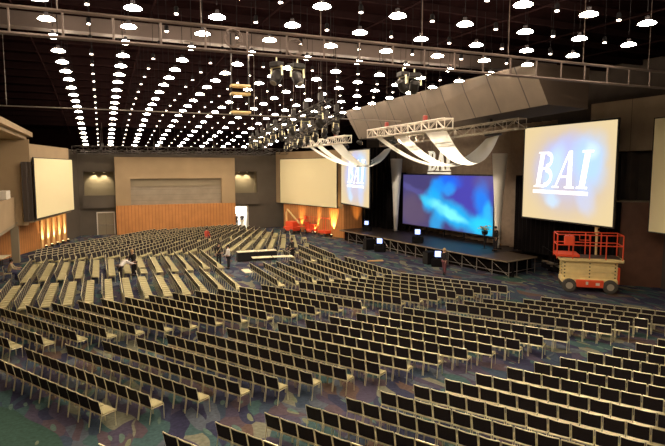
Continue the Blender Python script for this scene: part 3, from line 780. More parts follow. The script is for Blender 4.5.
# ------------------------------------------------------------------ ceiling lamps
def big_lamp():
    t = bpy.data.objects.new('dome_lamp', None); C.objects.link(t); t.empty_display_size = .2
    MB().lathe([(.05, -.012), (.18, -.006), (.240, .012), (.22, .038), (.17, .066), (.11, .09)], 12).build('shade', M['lamp'], t, smooth=True)
    MB().lathe([(.10, .09), (.06, .11), (.06, .22), (.03, .24)], 12).tube([(0, 0, .36), (0, 0, 1.95)], .012, 4).build('housing', M['dark'], t)
    return t
def small_lamp():
    t = bpy.data.objects.new('small_downlight', None); C.objects.link(t); t.empty_display_size = .2
    MB().lathe([(.02, -.006), (.050, .0), (.058, .015), (.05, .028)], 10).build('lens', M['lamp_small'], t, smooth=True)
    MB().lathe([(.06, .028), (.065, .18), (.04, .22)], 10).tube([(0, 0, .24), (0, 0, 1.95)], .008, 4).build('housing', M['dark'], t)
    return t
BL, SL = big_lamp(), small_lamp(); used = {'b': False, 's': False}
DXL, X0L = 2.262, -1.31
def in_frame(p, m=6):
    x, y, w_ = view(p); return w_ > 1 and -m < x < 665+m and -m < y < 446+m
def lamp_grid(kind, proto, cols, xoff, names, size_word):
    for i in cols:
        cnt = 0
        for j in range(-6, 19):
            x = X0L+DXL*(i+xoff); y = 16.0+2.4*j
            if x > 17.2 and 18.5 < y < 39.3: continue
            if kind == 'b' and i == 0 and j > 18: continue
            z = lamp_z(y) if kind == 'b' else lamp_z(y)-.02
            vis = in_frame((x, y, z))
            if kind == 's' and not vis: continue
            o = proto if not used[kind] else copy_tree(proto); used[kind] = True
            o.location = (x, y, z)
            if vis:
                cnt += 1
                lab = '%s, %s from the front in the %s line from the left' % (size_word, ORD[cnt], ORD[i+1])
                tag(o, lab, 'ceiling light', names)
            else:
                tag(o, size_word+' outside the top of the photograph, over the near seats', 'ceiling light', names+' above the near seats')
lamp_grid('b', BL, range(0, 9), 0, 'large dome ceiling lamps', 'large glowing dome lamp')
lamp_grid('s', SL, range(0, 8), .5, 'small round ceiling downlights', 'small round downlight')

# spot lamps added only to brighten the white fabric, pale columns and curtain
for q, (src, dst, e_, sz_) in enumerate((((22.6, 44.5, 9.9), (18.8, 42.5, 7.8), 2600, 85), ((22.6, 27.6, 10.0), (18.4, 27.4, 8.1), 3000, 85), ((22.6, 33.0, 9.9), (18.4, 31.0, 7.9), 2600, 85), ((16.9, 34.6, 8.85), (27.1, 32.4, 4.6), 2600, 22), ((16.9, 37.0, 8.7), (25.6, 44.8, 4.6), 2600, 20), ((16.9, 30.0, 8.8), (28.6, 38.0, 8.3), 1700, 50))):
    t = thing('added_spot', ('added spot lamp brightening the farther white swags', 'added spot lamp brightening the nearer white swags at the big screen end', 'added spot lamp brightening the middle of the nearer white swags', 'added spot lamp brightening the right pale column', 'added spot lamp brightening the left pale column', 'added spot lamp brightening the brown curtain')[q], 'stage light', src, 0, 'added spot lamps brightening swags, columns and curtain')
    dv = Vector(dst)-Vector(src); qr = dv.to_track_quat('-Z', 'Y').to_matrix()
    MB().lathe([(.13, -.05), (.15, 0), (.12, .32), (.05, .36)], 12, (0, 0, 0), rot=qr).tube([(0, 0, .05), (0, 0, .45)], .02, 5).build('housing', M['darkm'], t)
    MB().lathe([(.11, -.056), (.11, -.052)], 12, (0, 0, 0), rot=qr).build('lens', M['uplight'], t)
    l_ = bpy.data.lights.new('added_spot_beam', 'SPOT'); l_.energy = e_; l_.color = (1, .88, .68); l_.spot_size = R(sz_); l_.spot_blend = .6; l_.shadow_soft_size = .08
    lo_ = bpy.data.objects.new('added_spot_beam', l_); C.objects.link(lo_); lo_.location = Vector(src)+dv.normalized()*.12; lo_.rotation_euler = dv.to_track_quat('-Z', 'Y').to_euler()

# ------------------------------------------------------------------ wall washers
def uplight(x, y, ang, label, e=260, col=(1, .62, .25)):
    t = thing('uplight', label, 'light', (x, y, 0), ang, 'uplights along the wood walls')
    MB().lathe([(.12, 0), (.13, .04), (.13, .26), (.11, .28)], 12).build('housing', M['darkm'], t)
    MB().lathe([(.10, .281), (.10, .29)], 12).build('lens', M['uplight'], t)
    l_ = bpy.data.lights.new('uplight_beam', 'SPOT'); l_.energy = e; l_.color = col; l_.spot_size = R(46); l_.spot_blend = .7; l_.shadow_soft_size = .05
    lo_ = bpy.data.objects.new('uplight_beam', l_); C.objects.link(lo_); lo_.parent = t; lo_.location = (0, 0, .33)
    lo_.rotation_euler = (R(180-9), 0, 0)
    return t
for i in range(5):
    s = .44+.12*i
    p = Vector((-6.6, 50.5)).lerp(Vector((-3.35, 58.9)), s); nrm = Vector((8.4, -3.25)).normalized()
    fo = struct(MB().rbox((0, 0, 1.5), (.42, .16, 2.9), .02).build('trim_%d' % (3+i), M['fin'])); fo.location = (p.x+nrm.x*.05, p.y+nrm.y*.05, 0); fo.rotation_euler = (0, 0, math.atan2(8.4, 3.25))
    p = p+nrm*.42
    uplight(p.x, p.y, math.atan2(8.4, 3.25), '%s uplight from the left along the left wood wall' % ORD[i+1], 620, (1, .80, .50))
for i in range(3):
    p = Vector((19.5, 60.6)).lerp(Vector((22.45, 50.2)), (.34, .60, .86)[i]); nrm = Vector((-9.6, -3.55)).normalized()
    p = p+nrm*.3
    uplight(p.x, p.y, math.atan2(-9.6, 3.55), '%s uplight from the left along the right wood wall behind the orange lifts' % ORD[i+1], (900, 1300, 3200)[i], (1, .60, .22))

uplight(23.9, 49.65, PI, 'uplight against the short wood wall beside the far end of the stage', 2200, (1, .60, .22))

# ------------------------------------------------------------------ chairs
def chair_parts():
    """local frame: sitter faces +Y, origin on the floor under the backrest"""
    d = {}
    d['seat'] = MB().rbox((0, .295, .445), (.46, .40, .07), .025)
    tilt = Matrix.Rotation(R(12), 3, 'X')
    b = MB(); b.rbox((0, .022, .658), (.476, .034, .395), .012, 0, tilt)
    d['backrest'] = b
    fr = MB()
    fr.tube([(-.245, .06, .46), (-.245, .050, .53), (-.250, -.020, .840), (-.235, -.030, .865), (-.12, -.040, .857), (0, -.044, .854), (.12, -.040, .857), (.235, -.030, .865), (.250, -.020, .840), (.245, .050, .53), (.245, .06, .46)], [.009, .009, .010, .015, .016, .016, .016, .015, .010, .009, .009], 5)
    fr.tube([(-.24, .052, .458), (0, .040, .450), (.24, .052, .458)], .015, 5)
    d['back_frame'] = fr
    sf_ = MB()
    sf_.tube([(-.24, .06, .42), (.24, .06, .42), (.235, .47, .42), (-.235, .47, .42), (-.24, .06, .42)], .013, 5)
    d['seat_frame'] = sf_
    d['leg'] = [MB().tube([(sx*.243, y0, .46), (sx*.248, y1, 0.0)], .011, 5) for sx in (-1, 1) for y0, y1 in ((.055, -.03), (.46, .47))]
    return d
cp = chair_parts()
def make_chair():
    t = bpy.data.objects.new('banquet_chair', None); C.objects.link(t); t.empty_display_size = .2
    cp['seat'].build('seat', M['tan_fabric'], t)
    cp['backrest'].build('backrest', M['black_fabric'], t)
    cp['back_frame'].build('back_frame', M['gold'], t)
    cp['seat_frame'].build('seat_frame', M['gold'], t)
    for m_ in cp['leg']: m_.build('leg', M['gold'], t)
    return t
def block_rows():
    """every seating block: (block name, row number, [(x, y, facing)])"""
    out = []
    def row(block, r, x, y, ang, n, pitch=.535, rev=False):
        """from the aisle end (x, y) the row runs in direction ang; sitters face ang+90 (rev False) """
        d = Vector((math.cos(R(ang)), math.sin(R(ang))))
        pts = [(x+d.x*(.25+pitch*k_), y+d.y*(.25+pitch*k_)) for k_ in range(n)]
        face = ang+90 if not rev else ang-90
        out.append((block, r, pts, R(face-90)))
    for r, x in enumerate((-.27, 1.12, 2.37, 3.63, 4.77, 5.95, 7.02, 8.12, 9.21, 10.35, 11.57, 12.7, 13.82, 15.08, 16.31, 17.49, 18.65, 19.8, 20.95)):
        row('front right block', r, x, 12.95+.015*x, -58, 13)
    for r, x in enumerate((-.3, .98, 2.26, 3.46, 4.62, 5.7, 6.81, 7.98, 9.02, 10.23, 11.46, 12.56, 13.83, 14.96, 16.2)):
        row('front left block', r, x, 15.35-.06*min(x, 7)+.02*max(0, x-7), 122 if x < 8 else 124, 13, .535, True)
    for r, x in enumerate((18.6, 19.6, 20.7, 21.8, 22.9)):
        row('block before the orange lift', r, x, 15.15, 125, 13 if r < 3 else 11, .535, True)
    for r, x in enumerate((-3.4, -2.3, -1.15, -.09, .97, 2.08, 3.1, 4.17, 5.27, 6.41, 7.55, 8.7, 9.85, 11.05, 13.2, 14.25, 15.3, 16.4, 17.5, 18.6, 19.7)):
        row('middle block', r, x, 22.55, 121.5, 12, .535, True)
    for r in range(23):
        x = -4.95+.955*r
        if r > 12: x = 8.9+1.05*(r-13)
        if x > 16.6: continue
        row('centre block', r, x, 28.95, 90 if x < 8.5 else 90+min(5, (x-8.5)*1.2), 11, .545, True)
    for r in range(22):
        x = -4.7+.955*r
        if 6.9 < x < 12.4: continue
        row('centre rear block', r, x if x < 5 else x+.1, 35.95, 90 if x < 8 else 88, 11 if x > 8 else 12, .545, True)
    for r in range(25):
        x0 = -8+1.13*r
        for s0, n_ in ((0, 12), (7.35, 12), (14.7, 10)):
            ang = max(50, min(73, 50+(x0+5)*1.16)); d = Vector((math.cos(R(ang)), math.sin(R(ang)))); pts = []
            for k_ in range(n_):
                p = Vector((x0, 43.2))+d*(s0+.25+.545*k_)
                wallx = -6.2 + max(0, (p.y-50.5))*.39
                rx = 19.2-(p.y-50)*.35 if p.y > 48 else 18.2
                if wallx+1.3 < p.x < rx-1.8 and p.y < 60.8 and not (19.2 < p.x): pts.append((p.x, p.y))
            if pts: out.append(('far block', r, pts, R(ang-90-90)))
    return out
rows = block_rows()
allc = []
for (blk, r, pts, rz) in rows:
    for k_, (x, y) in enumerate(pts):
        u, v, w_ = view((x, y, .5)); vis = in_frame((x, y, .8), -2) or in_frame((x, y, .45), -2)
        allc.append((w_ if vis else 1e4+w_, vis, blk, r, k_, x, y, rz, len(pts)))
CLEAR = [(10.05, 40.6, 1.2), (11.6, 40.55, 1.2), (10.4, 37.5, 1.2), (11.9, 37.3, 1.2), (1.75, 37.8, .38), (.85, 36.3, .4), (8.05, 37.8, .4), (7.6, 39.0, .4), (13.3, 39.2, .5), (8.6, 49.6, .5)]
allc = [c for c in allc if all(math.hypot(c[5]-a-(.25*math.cos(c[7]+PI/2)), c[6]-b-(.25*math.sin(c[7]+PI/2))) > r for a, b, r in CLEAR)]
allc.sort(key=lambda c: c[0])
near = [c for c in allc[:300]]; rest = allc[300:]
nf = {}
for c in near: nf.setdefault(c[2], set()).add(c[3])
rowno = {b: {r: i+1 for i, r in enumerate(sorted(s))} for b, s in nf.items()}
C0 = make_chair()
for q, (w_, vis, blk, r, k_, x, y, rz, n_) in enumerate(near):
    o = C0 if q == 0 else copy_tree(C0)
    o.location = (x, y, 0); o.rotation_euler = (0, 0, rz+R(random.uniform(-1.5, 1.5)))
    rn = ORD[rowno[blk][r]]
    if k_ == 0 and 'left' in blk: lab = 'black chair showing its tan seat, aisle end, %s row from left, %s' % (rn, blk)
    elif k_ == 0: lab = 'gold-framed black chair at the aisle end, %s row from left, %s' % (rn, blk)
    else: lab = 'gold-framed black chair, %s from the aisle, %s row from left, %s' % (ORD[k_+1], rn, blk)
    tag(o, lab, 'chair', 'gold and black banquet chairs in rows')
# the other chairs, too many to count: one object
import numpy as np
def low_chair():
    mb = MB()
    mb.box((0, .295, .445), (.46, .40, .06), None, 1)
    tilt = Matrix.Rotation(R(12), 3, 'X')
    mb.box((0, .022, .658), (.476, .034, .395), tilt, 0)
    mb.box((0, -.036, .860), (.49, .026, .026), None, 2); mb.box((0, .050, .458), (.48, .024, .024), None, 2)
    for s in (-1, 1): mb.box((s*.248, .022, .658), (.014, .030, .39), tilt, 2)
    for s in (-1, 1):
        for y0, y1 in ((.055, -.03), (.46, .47)): mb.tube([(s*.243, y0, .46), (s*.248, y1, 0)], .010, 4, 2, False)
    mb.box((0, .06, .42), (.43, .024, .024), None, 2); mb.box((0, .47, .42), (.43, .024, .024), None, 2)
    return mb
lc = low_chair(); V = np.array(lc.v, dtype=np.float64); nv = len(V)
rest = [c for c in rest if c[6] > 5.0]
allv = []; faces = []; mi = []
for q, c in enumerate(rest):
    a = c[7]; ca, sa = math.cos(a), math.sin(a)
    P = V.copy(); P[:, 0] = V[:, 0]*ca-V[:, 1]*sa+c[5]; P[:, 1] = V[:, 0]*sa+V[:, 1]*ca+c[6]
    allv.append(P); o_ = q*nv
    faces += [tuple(i+o_ for i in f) for f in lc.f]; mi += lc.mi
me = bpy.data.meshes.new('banquet_chairs'); me.from_pydata(np.concatenate(allv).tolist(), [], faces)
for m_ in (M['black_fabric'], M['tan_fabric'], M['gold']): me.materials.append(m_)
me.polygons.foreach_set('material_index', mi); me.update()
o = bpy.data.objects.new('banquet_chair_rows', me); C.objects.link(o)
tag(o, 'hundreds of gold-framed chairs with tan seats filling the middle and back of the hall', 'chairs', None, 'stuff')
print('chairs', len(allc), 'in view', sum(c[1] for c in allc), 'farthest single', near[-1][0])

# ------------------------------------------------------------------ tables
def table(x, y, rz, L, label, skirt=False):
    t = thing('folding_table', label, 'table', (x, y, 0), rz, 'tables in the middle of the hall')
    MB().rbox((0, 0, .74), (L, .76, .04), .015).build('tabletop', M['pale_top'], t)
    if skirt: MB().box2((-L/2+.02, -.37, .05), (L/2-.02, -.34, .72)).box2((-L/2+.02, .34, .05), (L/2-.02, .37, .72)).box2((-L/2, -.37, .05), (-L/2+.03, .37, .72)).box2((L/2-.03, -.37, .05), (L/2, .37, .72)).build('skirt', M['blackcloth'], t)
    for sx in (-1, 1):
        for sy in (-1, 1): MB().tube([(sx*(L/2-.2), sy*.3, .72), (sx*(L/2-.15), sy*.32, 0)], .017, 6).build('leg', M['darkm'], t)
table(10.05, 40.6, R(-2), 1.5, 'rear left pale table with black skirt among the centre seats', True)
table(11.6, 40.55, R(-2), 1.5, 'rear right pale table with black skirt among the centre seats', True)
table(10.4, 37.5, R(-6), 1.45, 'front left pale table on thin legs among the centre seats')
table(11.9, 37.3, R(-6), 1.45, 'front right pale table on thin legs, before the dark standing person')
table(-6.9, 44.9, R(80), 1.8, 'pale table under the left balcony beside the pillar')
o = MB().rbox((0, 0, .04), (1.25, .28, .07), .02).box((0, -.0, .078), (1.1, .1, .008)).build('cable_ramp', M['plank']); o.location = (19.1, 36.6, .0); o.rotation_euler = (0, 0, R(-12))
tag(o, 'yellow strip lying on the blue carpet before the stage', 'cable ramp')
d2 = bpy.data.objects.new('door_2', None); C.objects.link(d2); d2.location = (.25, YB-.02, 0); struct(d2)
MB().box((-.86, 0, 1.22), (.1, .1, 2.44)).box((.86, 0, 1.22), (.1, .1, 2.44)).box((0, 0, 2.40), (1.8, .1, .12)).build('door_frame', M['white_paint'], d2)
for sx in (-1, 1):
    lf = MB().box((sx*.405, .0, 1.17), (.79, .05, 2.32)).build('door_leaf', M['taupe'], d2)
    MB().tube([(sx*.08, -.08, 1.05), (sx*.7, -.08, 1.05)], .03, 6).box((sx*.1, -.05, 1.05), (.05, .06, .05)).box((sx*.68, -.05, 1.05), (.05, .06, .05)).build('push_bar', M['steel'], lf)

# ------------------------------------------------------------------ scissor lift
def scissor_lift(x, y, rz, label, s=1.0, simple=False, cream=True):
    t = thing('scissor_lift', label, 'lift', (x, y, 0), rz, None)
    body = M['lift_cream'] if cream else M['lift_red']
    MB().rbox((0, 0, .52), (2.35, 1.05, .22), .04).build('chassis', body, t)
    MB().rbox((0, -.56, .42), (1.15, .16, .34), .03).build('battery_box', M['lift_red'], t)
    MB().rbox((0, .56, .42), (1.15, .16, .34), .03).build('battery_box', M['lift_red'], t)
    MB().box((-.12, -.645, .45), (.1, .01, .14)).box((.32, -.645, .42), (.16, .01, .12)).build('decal', M['white_paint'], t)
    for sx in (-1, 1):
        for sy in (-1, 1):
            w_ = MB().lathe([(.25, -.1), (.31, -.07), (.31, .07), (.25, .1)], 20, (sx*.85, sy*.55, .31), rot=Matrix.Rotation(PI/2, 3, 'X')).build('wheel', M['tyre'], t, smooth=False)
            MB().lathe([(.15, -.105), (.16, -.09), (.16, .09), (.15, .105)], 14, (sx*.85, sy*.55, .31), rot=Matrix.Rotation(PI/2, 3, 'X')).build('hub', M['hub'], w_)
    # folded scissor stack: layered pairs of beams
    for k_ in range(5):
        z = .70+.155*k_
        for sy in (-1, 1):
            MB().rbox((0, sy*.40, z), (2.3, .08, .148), .012, rot=Matrix.Rotation(R(.4 if k_ % 2 else -.4), 3, 'Y')).build('scissor_arm', body, t)
    pins = MB()
    for k_ in range(5):
        for x_ in (-1.05, 0, 1.05): pins.tube([(x_, -.46, .70+.155*k_), (x_, .46, .70+.155*k_)], .03, 8)
    pins.build('pivot_pins', M['darkm'], t)
    MB().rbox((1.22, 0, .78), (.10, .8, .75), .02).build('end_panel', M['lift_red'], t)
    MB().rbox((.05, 0, 1.48), (2.65, 1.15, .16), .03).build('platform', body, t)
    MB().box((0, 0, 1.575), (2.5, 1.05, .02)).build('deck_plate', M['grime'], t)
    MB().rbox((-.95, 0, 1.66), (1.0, 1.16, .12), .02).build('toe_board', M['lift_red'], t)
    g = MB(); zz = (1.65, 2.15, 2.62)
    X = (-1.42, -.75, -.05, .62, 1.30); Yg = .56
    for z in zz[1:]:
        g.tube([(X[0], -Yg, z), (X[-1], -Yg, z), (X[-1], Yg, z), (X[0], Yg, z), (X[0], -Yg, z)], .026, 6)
    g.tube([(X[0], -Yg, 1.60), (X[0], -Yg, 2.62)], .03, 6)
    g.build('guard_rail', M['lift_red'], t)
    for xx in X:
        for sy in (-1, 1): MB().tube([(xx, sy*Yg, 1.52), (xx, sy*Yg, 2.62)], .026, 6).build('rail_post', M['lift_red'], t)
    MB().tube([(-.5, -Yg, 2.62), (-.5, -Yg-.06, 2.4), (-.1, -Yg-.06, 2.4), (-.1, -Yg, 2.62)], .02, 6).build('control_hoop', M['lift_red'], t)
    cbx = MB().rbox((-.9, -.42, 2.35), (.42, .3, .42), .04).build('control_box', M['lift_red'], t)
    MB().tube([(-.9, -.42, 2.55), (-.9, -.42, 2.72)], .02, 6).build('joystick', M['dark'], cbx)
    t.scale = (s, s, s)
    return t
scissor_lift(25.9, 22.9, R(-38), 'cream scissor lift with orange red guard rails before the brown wall', 1.27)
o = thing('pipe_stand', 'cream and black upright pole standing just behind the scissor lift', 'stand', (27.3, 23.6, 0))
MB().tube([(0, 0, 0), (0, 0, 3.6)], .07, 8).build('pole', M['lift_cream'], o); MB().rbox((0, 0, 3.45), (.22, .2, .5), .03).build('head', M['lift_cream'], o)
MB().lathe([(.3, 0), (.3, .04), (.1, .06)], 12).build('base', M['darkm'], o); MB().box((0, -.11, 3.45), (.12, .02, .16)).build('panel', M['dark'], o)
# far orange equipment
scissor_lift(21.0, 55.3, R(-68), 'small folded orange scissor lift behind the boom lift', .72, True, False)
bl = thing('boom_lift', 'orange boom lift with a cream folded arm before the far right wall', 'lift', (19.0, 56.2, 0), R(-70))
MB().rbox((0, 0, .55), (1.6, 1.1, .45), .05).build('chassis', M['lift_red'], bl); MB().rbox((.1, 0, 1.05), (1.3, 1.0, .6), .08).build('turntable', M['lift_red'], bl)
for sx in (-1, 1):
    for sy in (-1, 1): MB().lathe([(.22, -.1), (.28, -.07), (.28, .07), (.22, .1)], 14, (sx*.6, sy*.55, .28), rot=Matrix.Rotation(PI/2, 3, 'X')).build('wheel', M['tyre'], bl)
MB().tube([(-.9, 0, .5), (-.95, 0, 2.3), (-.75, 0, 2.6)], .10, 8).tube([(-.75, 0, 2.6), (.2, 0, 1.95), (1.3, 0, 1.2)], .10, 8).build('arm', M['boom_yellow'], bl)
MB().tube([(1.25, -.4, .9), (1.25, .4, .9), (1.25, .4, 1.7), (1.25, -.4, 1.7), (1.25, -.4, .9)], .03, 6).tube([(1.9, -.4, .9), (1.9, .4, .9), (1.9, .4, 1.7), (1.9, -.4, 1.7), (1.9, -.4, .9)], .03, 6).tube([(1.25, -.4, 1.7), (1.9, -.4, 1.7)], .03, 6).tube([(1.25, .4, 1.7), (1.9, .4, 1.7)], .03, 6).box((1.57, 0, .88), (.68, .82, .05)).build('basket', M['lift_red'], bl)
for q, (x, y, hh) in enumerate(((21.95, 52.3, 1.9),)):
    t = thing('platform_cart', 'orange rail cart beside the small scissor lift at the far right wall', 'cart', (x-.55, y+.3, 0), R(-70))
    MB().rbox((0, 0, .45), (1.3, .8, .3), .04).build('base', M['lift_red'], t)
    for sx in (-1, 1):
        for sy in (-1, 1):
            MB().tube([(sx*.6, sy*.36, .5), (sx*.6, sy*.36, hh)], .025, 6).build('rail_post', M['lift_red'], t)
            MB().lathe([(.14, -.06), (.16, 0), (.14, .06)], 12, (sx*.45, sy*.4, .16), rot=Matrix.Rotation(PI/2, 3, 'X')).build('wheel', M['tyre'], t)
    MB().tube([(-.6, -.36, hh), (.6, -.36, hh), (.6, .36, hh), (-.6, .36, hh), (-.6, -.36, hh)], .025, 6).build('guard_rail', M['lift_red'], t)

# ------------------------------------------------------------------ people
def skin_obj(name, pts, edges, rad, m, parent, root=0, sub=1):
    me = bpy.data.meshes.new(name); me.from_pydata([tuple(p) for p in pts], edges, []); me.materials.append(m)
    o = bpy.data.objects.new(name, me); C.objects.link(o); o.parent = parent
    sk_ = o.modifiers.new('skin', 'SKIN'); sk_.use_smooth_shade = True
    if not me.skin_vertices: bpy.context.view_layer.update()
    lay = me.skin_vertices[0] if len(me.skin_vertices) else None
    if lay is None: return o
    for i, r in enumerate(rad):
        rr = r if isinstance(r, tuple) else (r, r)
        lay.data[i].radius = rr; lay.data[i].use_root = (i == root)
    s_ = o.modifiers.new('smooth', 'SUBSURF'); s_.levels = sub; s_.render_levels = sub
    return o
def ensure_skin(me):
    if not me.skin_vertices:
        import bmesh
        bm = bmesh.new(); bm.from_mesh(me); bm.verts.layers.skin.verify(); bm.to_mesh(me); bm.free()
def skinned(name, pts, edges, rad, m, parent, root=0, sub=1):
    me = bpy.data.meshes.new(name); me.from_pydata([tuple(p) for p in pts], edges, []); me.materials.append(m); ensure_skin(me)
    for i, r in enumerate(rad):
        rr = r if isinstance(r, tuple) else (r, r)
        me.skin_vertices[0].data[i].radius = rr; me.skin_vertices[0].data[i].use_root = (i == root)
    o = bpy.data.objects.new(name, me); C.objects.link(o); o.parent = parent
    k1 = o.modifiers.new('skin', 'SKIN'); k1.use_smooth_shade = True
    k2 = o.modifiers.new('smooth', 'SUBSURF'); k2.levels = sub; k2.render_levels = sub
    return o
def person(label, x, y, z, rz, H=1.75, bend=0, arms=((-8, 10), (8, 10)), legs=((0, 0), (0, 0)), shirt='white_shirt', trousers='black_cloth', hair='hair_dark', long_hair=False, sit=False, skirt=None):
    """faces +Y. bend: forward lean in degrees; arms: (swing forward, elbow bend); legs: (swing, knee)"""
    s = H/1.75
    t = thing('person', label, 'person', (x, y, z), rz, None); t.scale = (s, s, s)
    hipz = .92 if not sit else .50
    hip = Vector((0, 0, hipz)); bd = R(bend)
    def up(d, off=0): return hip+Vector((off, math.sin(bd)*d, math.cos(bd)*d))
    chest = up(.38); neck = up(.56); nb = bd*.6
    head = neck+Vector((0, math.sin(nb)*.16+.02, math.cos(nb)*.16))
    P = [hip, up(.20), chest, up(.50), neck+Vector((0, .01, .03))]; E_ = [(0, 1), (1, 2), (2, 3), (3, 4)]
    Rd = [(.145, .11), (.125, .10), (.15, .11), (.12, .09), (.05, .055)]
    ends = {}
    arm_pts = []
    for k_, sx in enumerate((-1, 1)):
        sw, eb = R(arms[k_][0]), R(arms[k_][1])
        sh = up(.50, sx*.19); el = sh+Vector((sx*.05, math.sin(sw)*.29, -math.cos(sw)*.29)); wr_ = el+Vector((-sx*.02, math.sin(sw+eb)*.26, -math.cos(sw+eb)*.26))
        i = len(P); P += [sh, el, wr_]; E_ += [(3, i), (i, i+1), (i+1, i+2)]; Rd += [.06, .045, .03]
        arm_pts.append((sh, el, wr_, (wr_-el).normalized(), sx))
    leg_pts = []
    for k_, sx in enumerate((-1, 1)):
        sw, kn = R(legs[k_][0]), R(legs[k_][1])
        if sit: sw, kn = R(85), R(85)
        hp = hip+Vector((sx*.09, 0, -.05)); k0 = hp+Vector((sx*.01, math.sin(sw)*.42, -math.cos(sw)*.42)); an = k0+Vector((0, math.sin(sw-kn)*.40, -math.cos(sw-kn)*.40))
        if not sit: an.z = .07 if kn == 0 else an.z
        i = len(P); P += [hp, k0, an]; E_ += [(0, i), (i, i+1), (i+1, i+2)]; Rd += [.085, .06, .04]
        leg_pts.append((hp, k0, an))
    # head and hands belong to the same body mesh
    i = len(P); P += [head+Vector((0, 0, -.05)), head+Vector((0, 0, .06))]; E_ += [(4, i), (i, i+1)]; Rd += [(.065, .075), (.075, .09)]
    for (sh, el, wr_, dr, sx) in arm_pts:
        wi = next(j for j, p in enumerate(P) if (p-wr_).length < 1e-6)
        side = Vector((0, 1, 0)) if abs(dr.y) < .8 else Vector((0, 0, 1))
        side = (side-dr*side.dot(dr)).normalized()
        pa = wr_+dr*.07; i = len(P); P.append(pa); E_.append((wi, i)); Rd.append((.022, .034))
        for f_ in range(4):
            b0 = pa+side*(.024-.016*f_)+dr*.02; ln_ = (.032, .037, .034, .026)[f_]
            curl = Vector((-sx*.3, 0, 0))
            j = len(P); P += [b0+dr*ln_, b0+dr*ln_*1.9+curl*.035]; E_ += [(i, j), (j, j+1)]; Rd += [.009, .008]
        j = len(P); P += [wr_+dr*.04+side*.045, wr_+dr*.075+side*.06]; E_ += [(i, j), (j, j+1)]; Rd += [.010, .009]
    body = skinned('body', P, E_, Rd, M['skin'], t, 0, 1)
    fc = MB(); hf = head+Vector((0, .085, 0))
    fc.prism([(-.012, -.02), (.012, -.02), (0, .03)], hf.y-.01, hf.y+.025, 'xz'); fc.v = [(a+0, b, c+head.z) if True else 0 for a, b, c in fc.v]
    for sx in (-1, 1): fc.rbox((sx*.078, head.y, head.z), (.02, .04, .06), .008)
    fc.build('nose_and_ears', M['skin'], t)
    ey = MB()
    for sx in (-1, 1): ey.rbox((sx*.032, hf.y-.004, head.z+.02), (.022, .012, .010), .004)
    ey.build('eye', M['hair_dark'], t)
    MB().rbox((0, hf.y-.004, head.z-.045), (.045, .012, .010), .004).build('mouth', M['maroon'], t)
    hb = MB(); prof = []
    hc_ = head+Vector((0, -.018, .03))
    for i2 in range(7):
        a = PI*i2/6*.62; prof.append((.105*math.sin(PI/2*1.15-a) if False else .104*math.cos(-PI/7+PI*.64*i2/6), .118*math.sin(-PI/7+PI*.64*i2/6)))
    hb.lathe([(max(.004, r_), z_) for r_, z_ in prof], 14, hc_)
    if long_hair: hb.rbox(hc_+Vector((0, -.055, -.11)), (.17, .08, .22), .03)
    hb.build('hair', M[hair], t, smooth=True)
    # shirt and sleeves
    SP = [up(.02), up(.20), chest, up(.52)]; SE = [(0, 1), (1, 2), (2, 3)]; SR = [(.165, .13), (.155, .125), (.175, .135), (.12, .10)]
    for (sh, el, wr_, dr, sx) in arm_pts:
        i = len(SP); SP += [sh, el, el.lerp(wr_, .8)]; SE += [(3, i), (i, i+1), (i+1, i+2)]; SR += [.075, .06, .045]
    skinned('shirt', SP, SE, SR, M[shirt], t, 1, 1)
    TP = [hip+Vector((0, 0, .03))]; TE = []; TR = [(.155, .125)]
    for (hp, k0, an) in leg_pts:
        i = len(TP); TP += [hp, k0, an.lerp(k0, .05)]; TE += [(0, i), (i, i+1), (i+1, i+2)]; TR += [.105, .08, .065]
    skinned('trousers', TP, TE, TR, M[trousers], t, 0, 1)
    for (hp, k0, an) in leg_pts:
        MB().rbox((an.x, an.y+.06, max(.045, an.z-.03)), (.095, .27, .085), .03).build('shoe', M['shoe'], t)
    return t
person('person in a white shirt bending over a row of chairs, left of two', .85, 36.4, 0, R(-60), 1.75, 52, ((55, 10), (60, 15)), ((0, 0), (0, 0)))
person('blond person in black clothes standing beside the bending person', 1.75, 37.8, 0, R(140), 1.78, 12, ((18, 35), (10, 20)), shirt='black_cloth', hair='hair_blond')
p = person('person in dark clothes with a pale strap, left of the white shirted one at tables', 7.6, 39.0, 0, R(170), 1.78, 8, ((25, 40), (8, 20)), shirt='black_cloth', trousers='black_cloth')
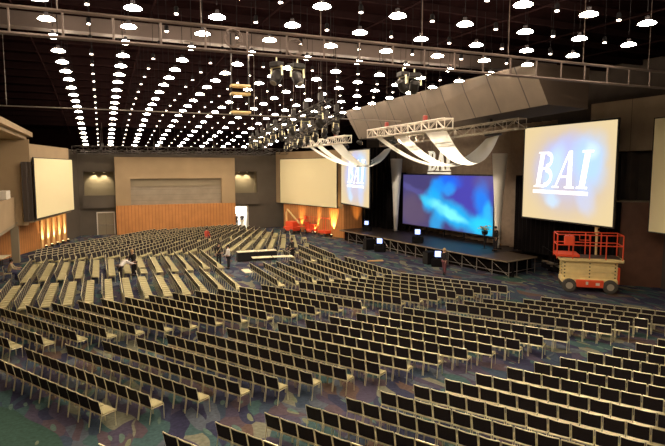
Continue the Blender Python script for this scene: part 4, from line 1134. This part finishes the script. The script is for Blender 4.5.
MB().tube([(-.17, .13, 1.45), (0, .17, 1.2), (.16, .13, 1.0)], .03, 5).build('strap', M['khaki'], p)
person('person in a white shirt and black trousers standing near the tables', 8.05, 37.8, 0, R(60), 1.72, 3, ((10, 45), (8, 30)), hair='hair_dark')
person('person with brown hair in dark clothes walking before the stage', 21.0, 30.2, 0, R(120), 1.78, 4, ((20, 10), (-20, 10)), ((12, 4), (-12, 8)), shirt='black_cloth', trousers='maroon', hair='hair_blond', long_hair=True)
person('person in black standing on the stage by the flower stand', 26.3, 31.5, 1.09, R(95), 1.80, 0, ((5, 20), (-5, 10)), ((0, 0), (0, 0)), shirt='black_cloth')
person('person in dark clothes standing behind the right table end', 13.3, 39.2, 0, R(110), 1.78, 4, ((20, 30), (20, 30)), shirt='black_cloth')
person('person in dark top standing inside the bright far doorway', 15.35, 64.0, 0, R(170), 1.70, 0, ((5, 10), (-5, 10)), shirt='black_cloth', trousers='khaki')
person('person half hidden at the left edge of the far doorway', 14.62, 63.9, 0, R(180), 1.70, 0, ((5, 10), (-5, 10)), shirt='black_cloth', trousers='black_cloth')
person('person in a red top standing among the far rows', 8.6, 49.6, 0, R(-150), 1.70, 2, ((15, 30), (10, 10)), shirt='red_cloth', trousers='maroon')
o = copy_tree(C0); o.location = (-6.0, 39.6, 0); o.rotation_euler = (0, 0, -PI/2)
tag(o, 'chair under the seated person in navy at the far left edge', 'chair')
p = person('seated person in navy with a khaki vest at the far left edge', -5.72, 39.6, 0, R(-90), 1.75, 18, ((35, 50), (30, 50)), shirt='khaki', trousers='navy', sit=True)

# ------------------------------------------------------------------ world and colour
w_ = bpy.data.worlds.new('world'); bpy.context.scene.world = w_; w_.use_nodes = True
w_.node_tree.nodes['Background'].inputs['Color'].default_value = (.9, .75, .6, 1)
w_.node_tree.nodes['Background'].inputs['Strength'].default_value = .02
vs_ = bpy.context.scene.view_settings
vs_.view_transform = 'Standard'; vs_.look = 'None'; vs_.gamma = 1; vs_.exposure = 0.22; vs_.use_curve_mapping = False
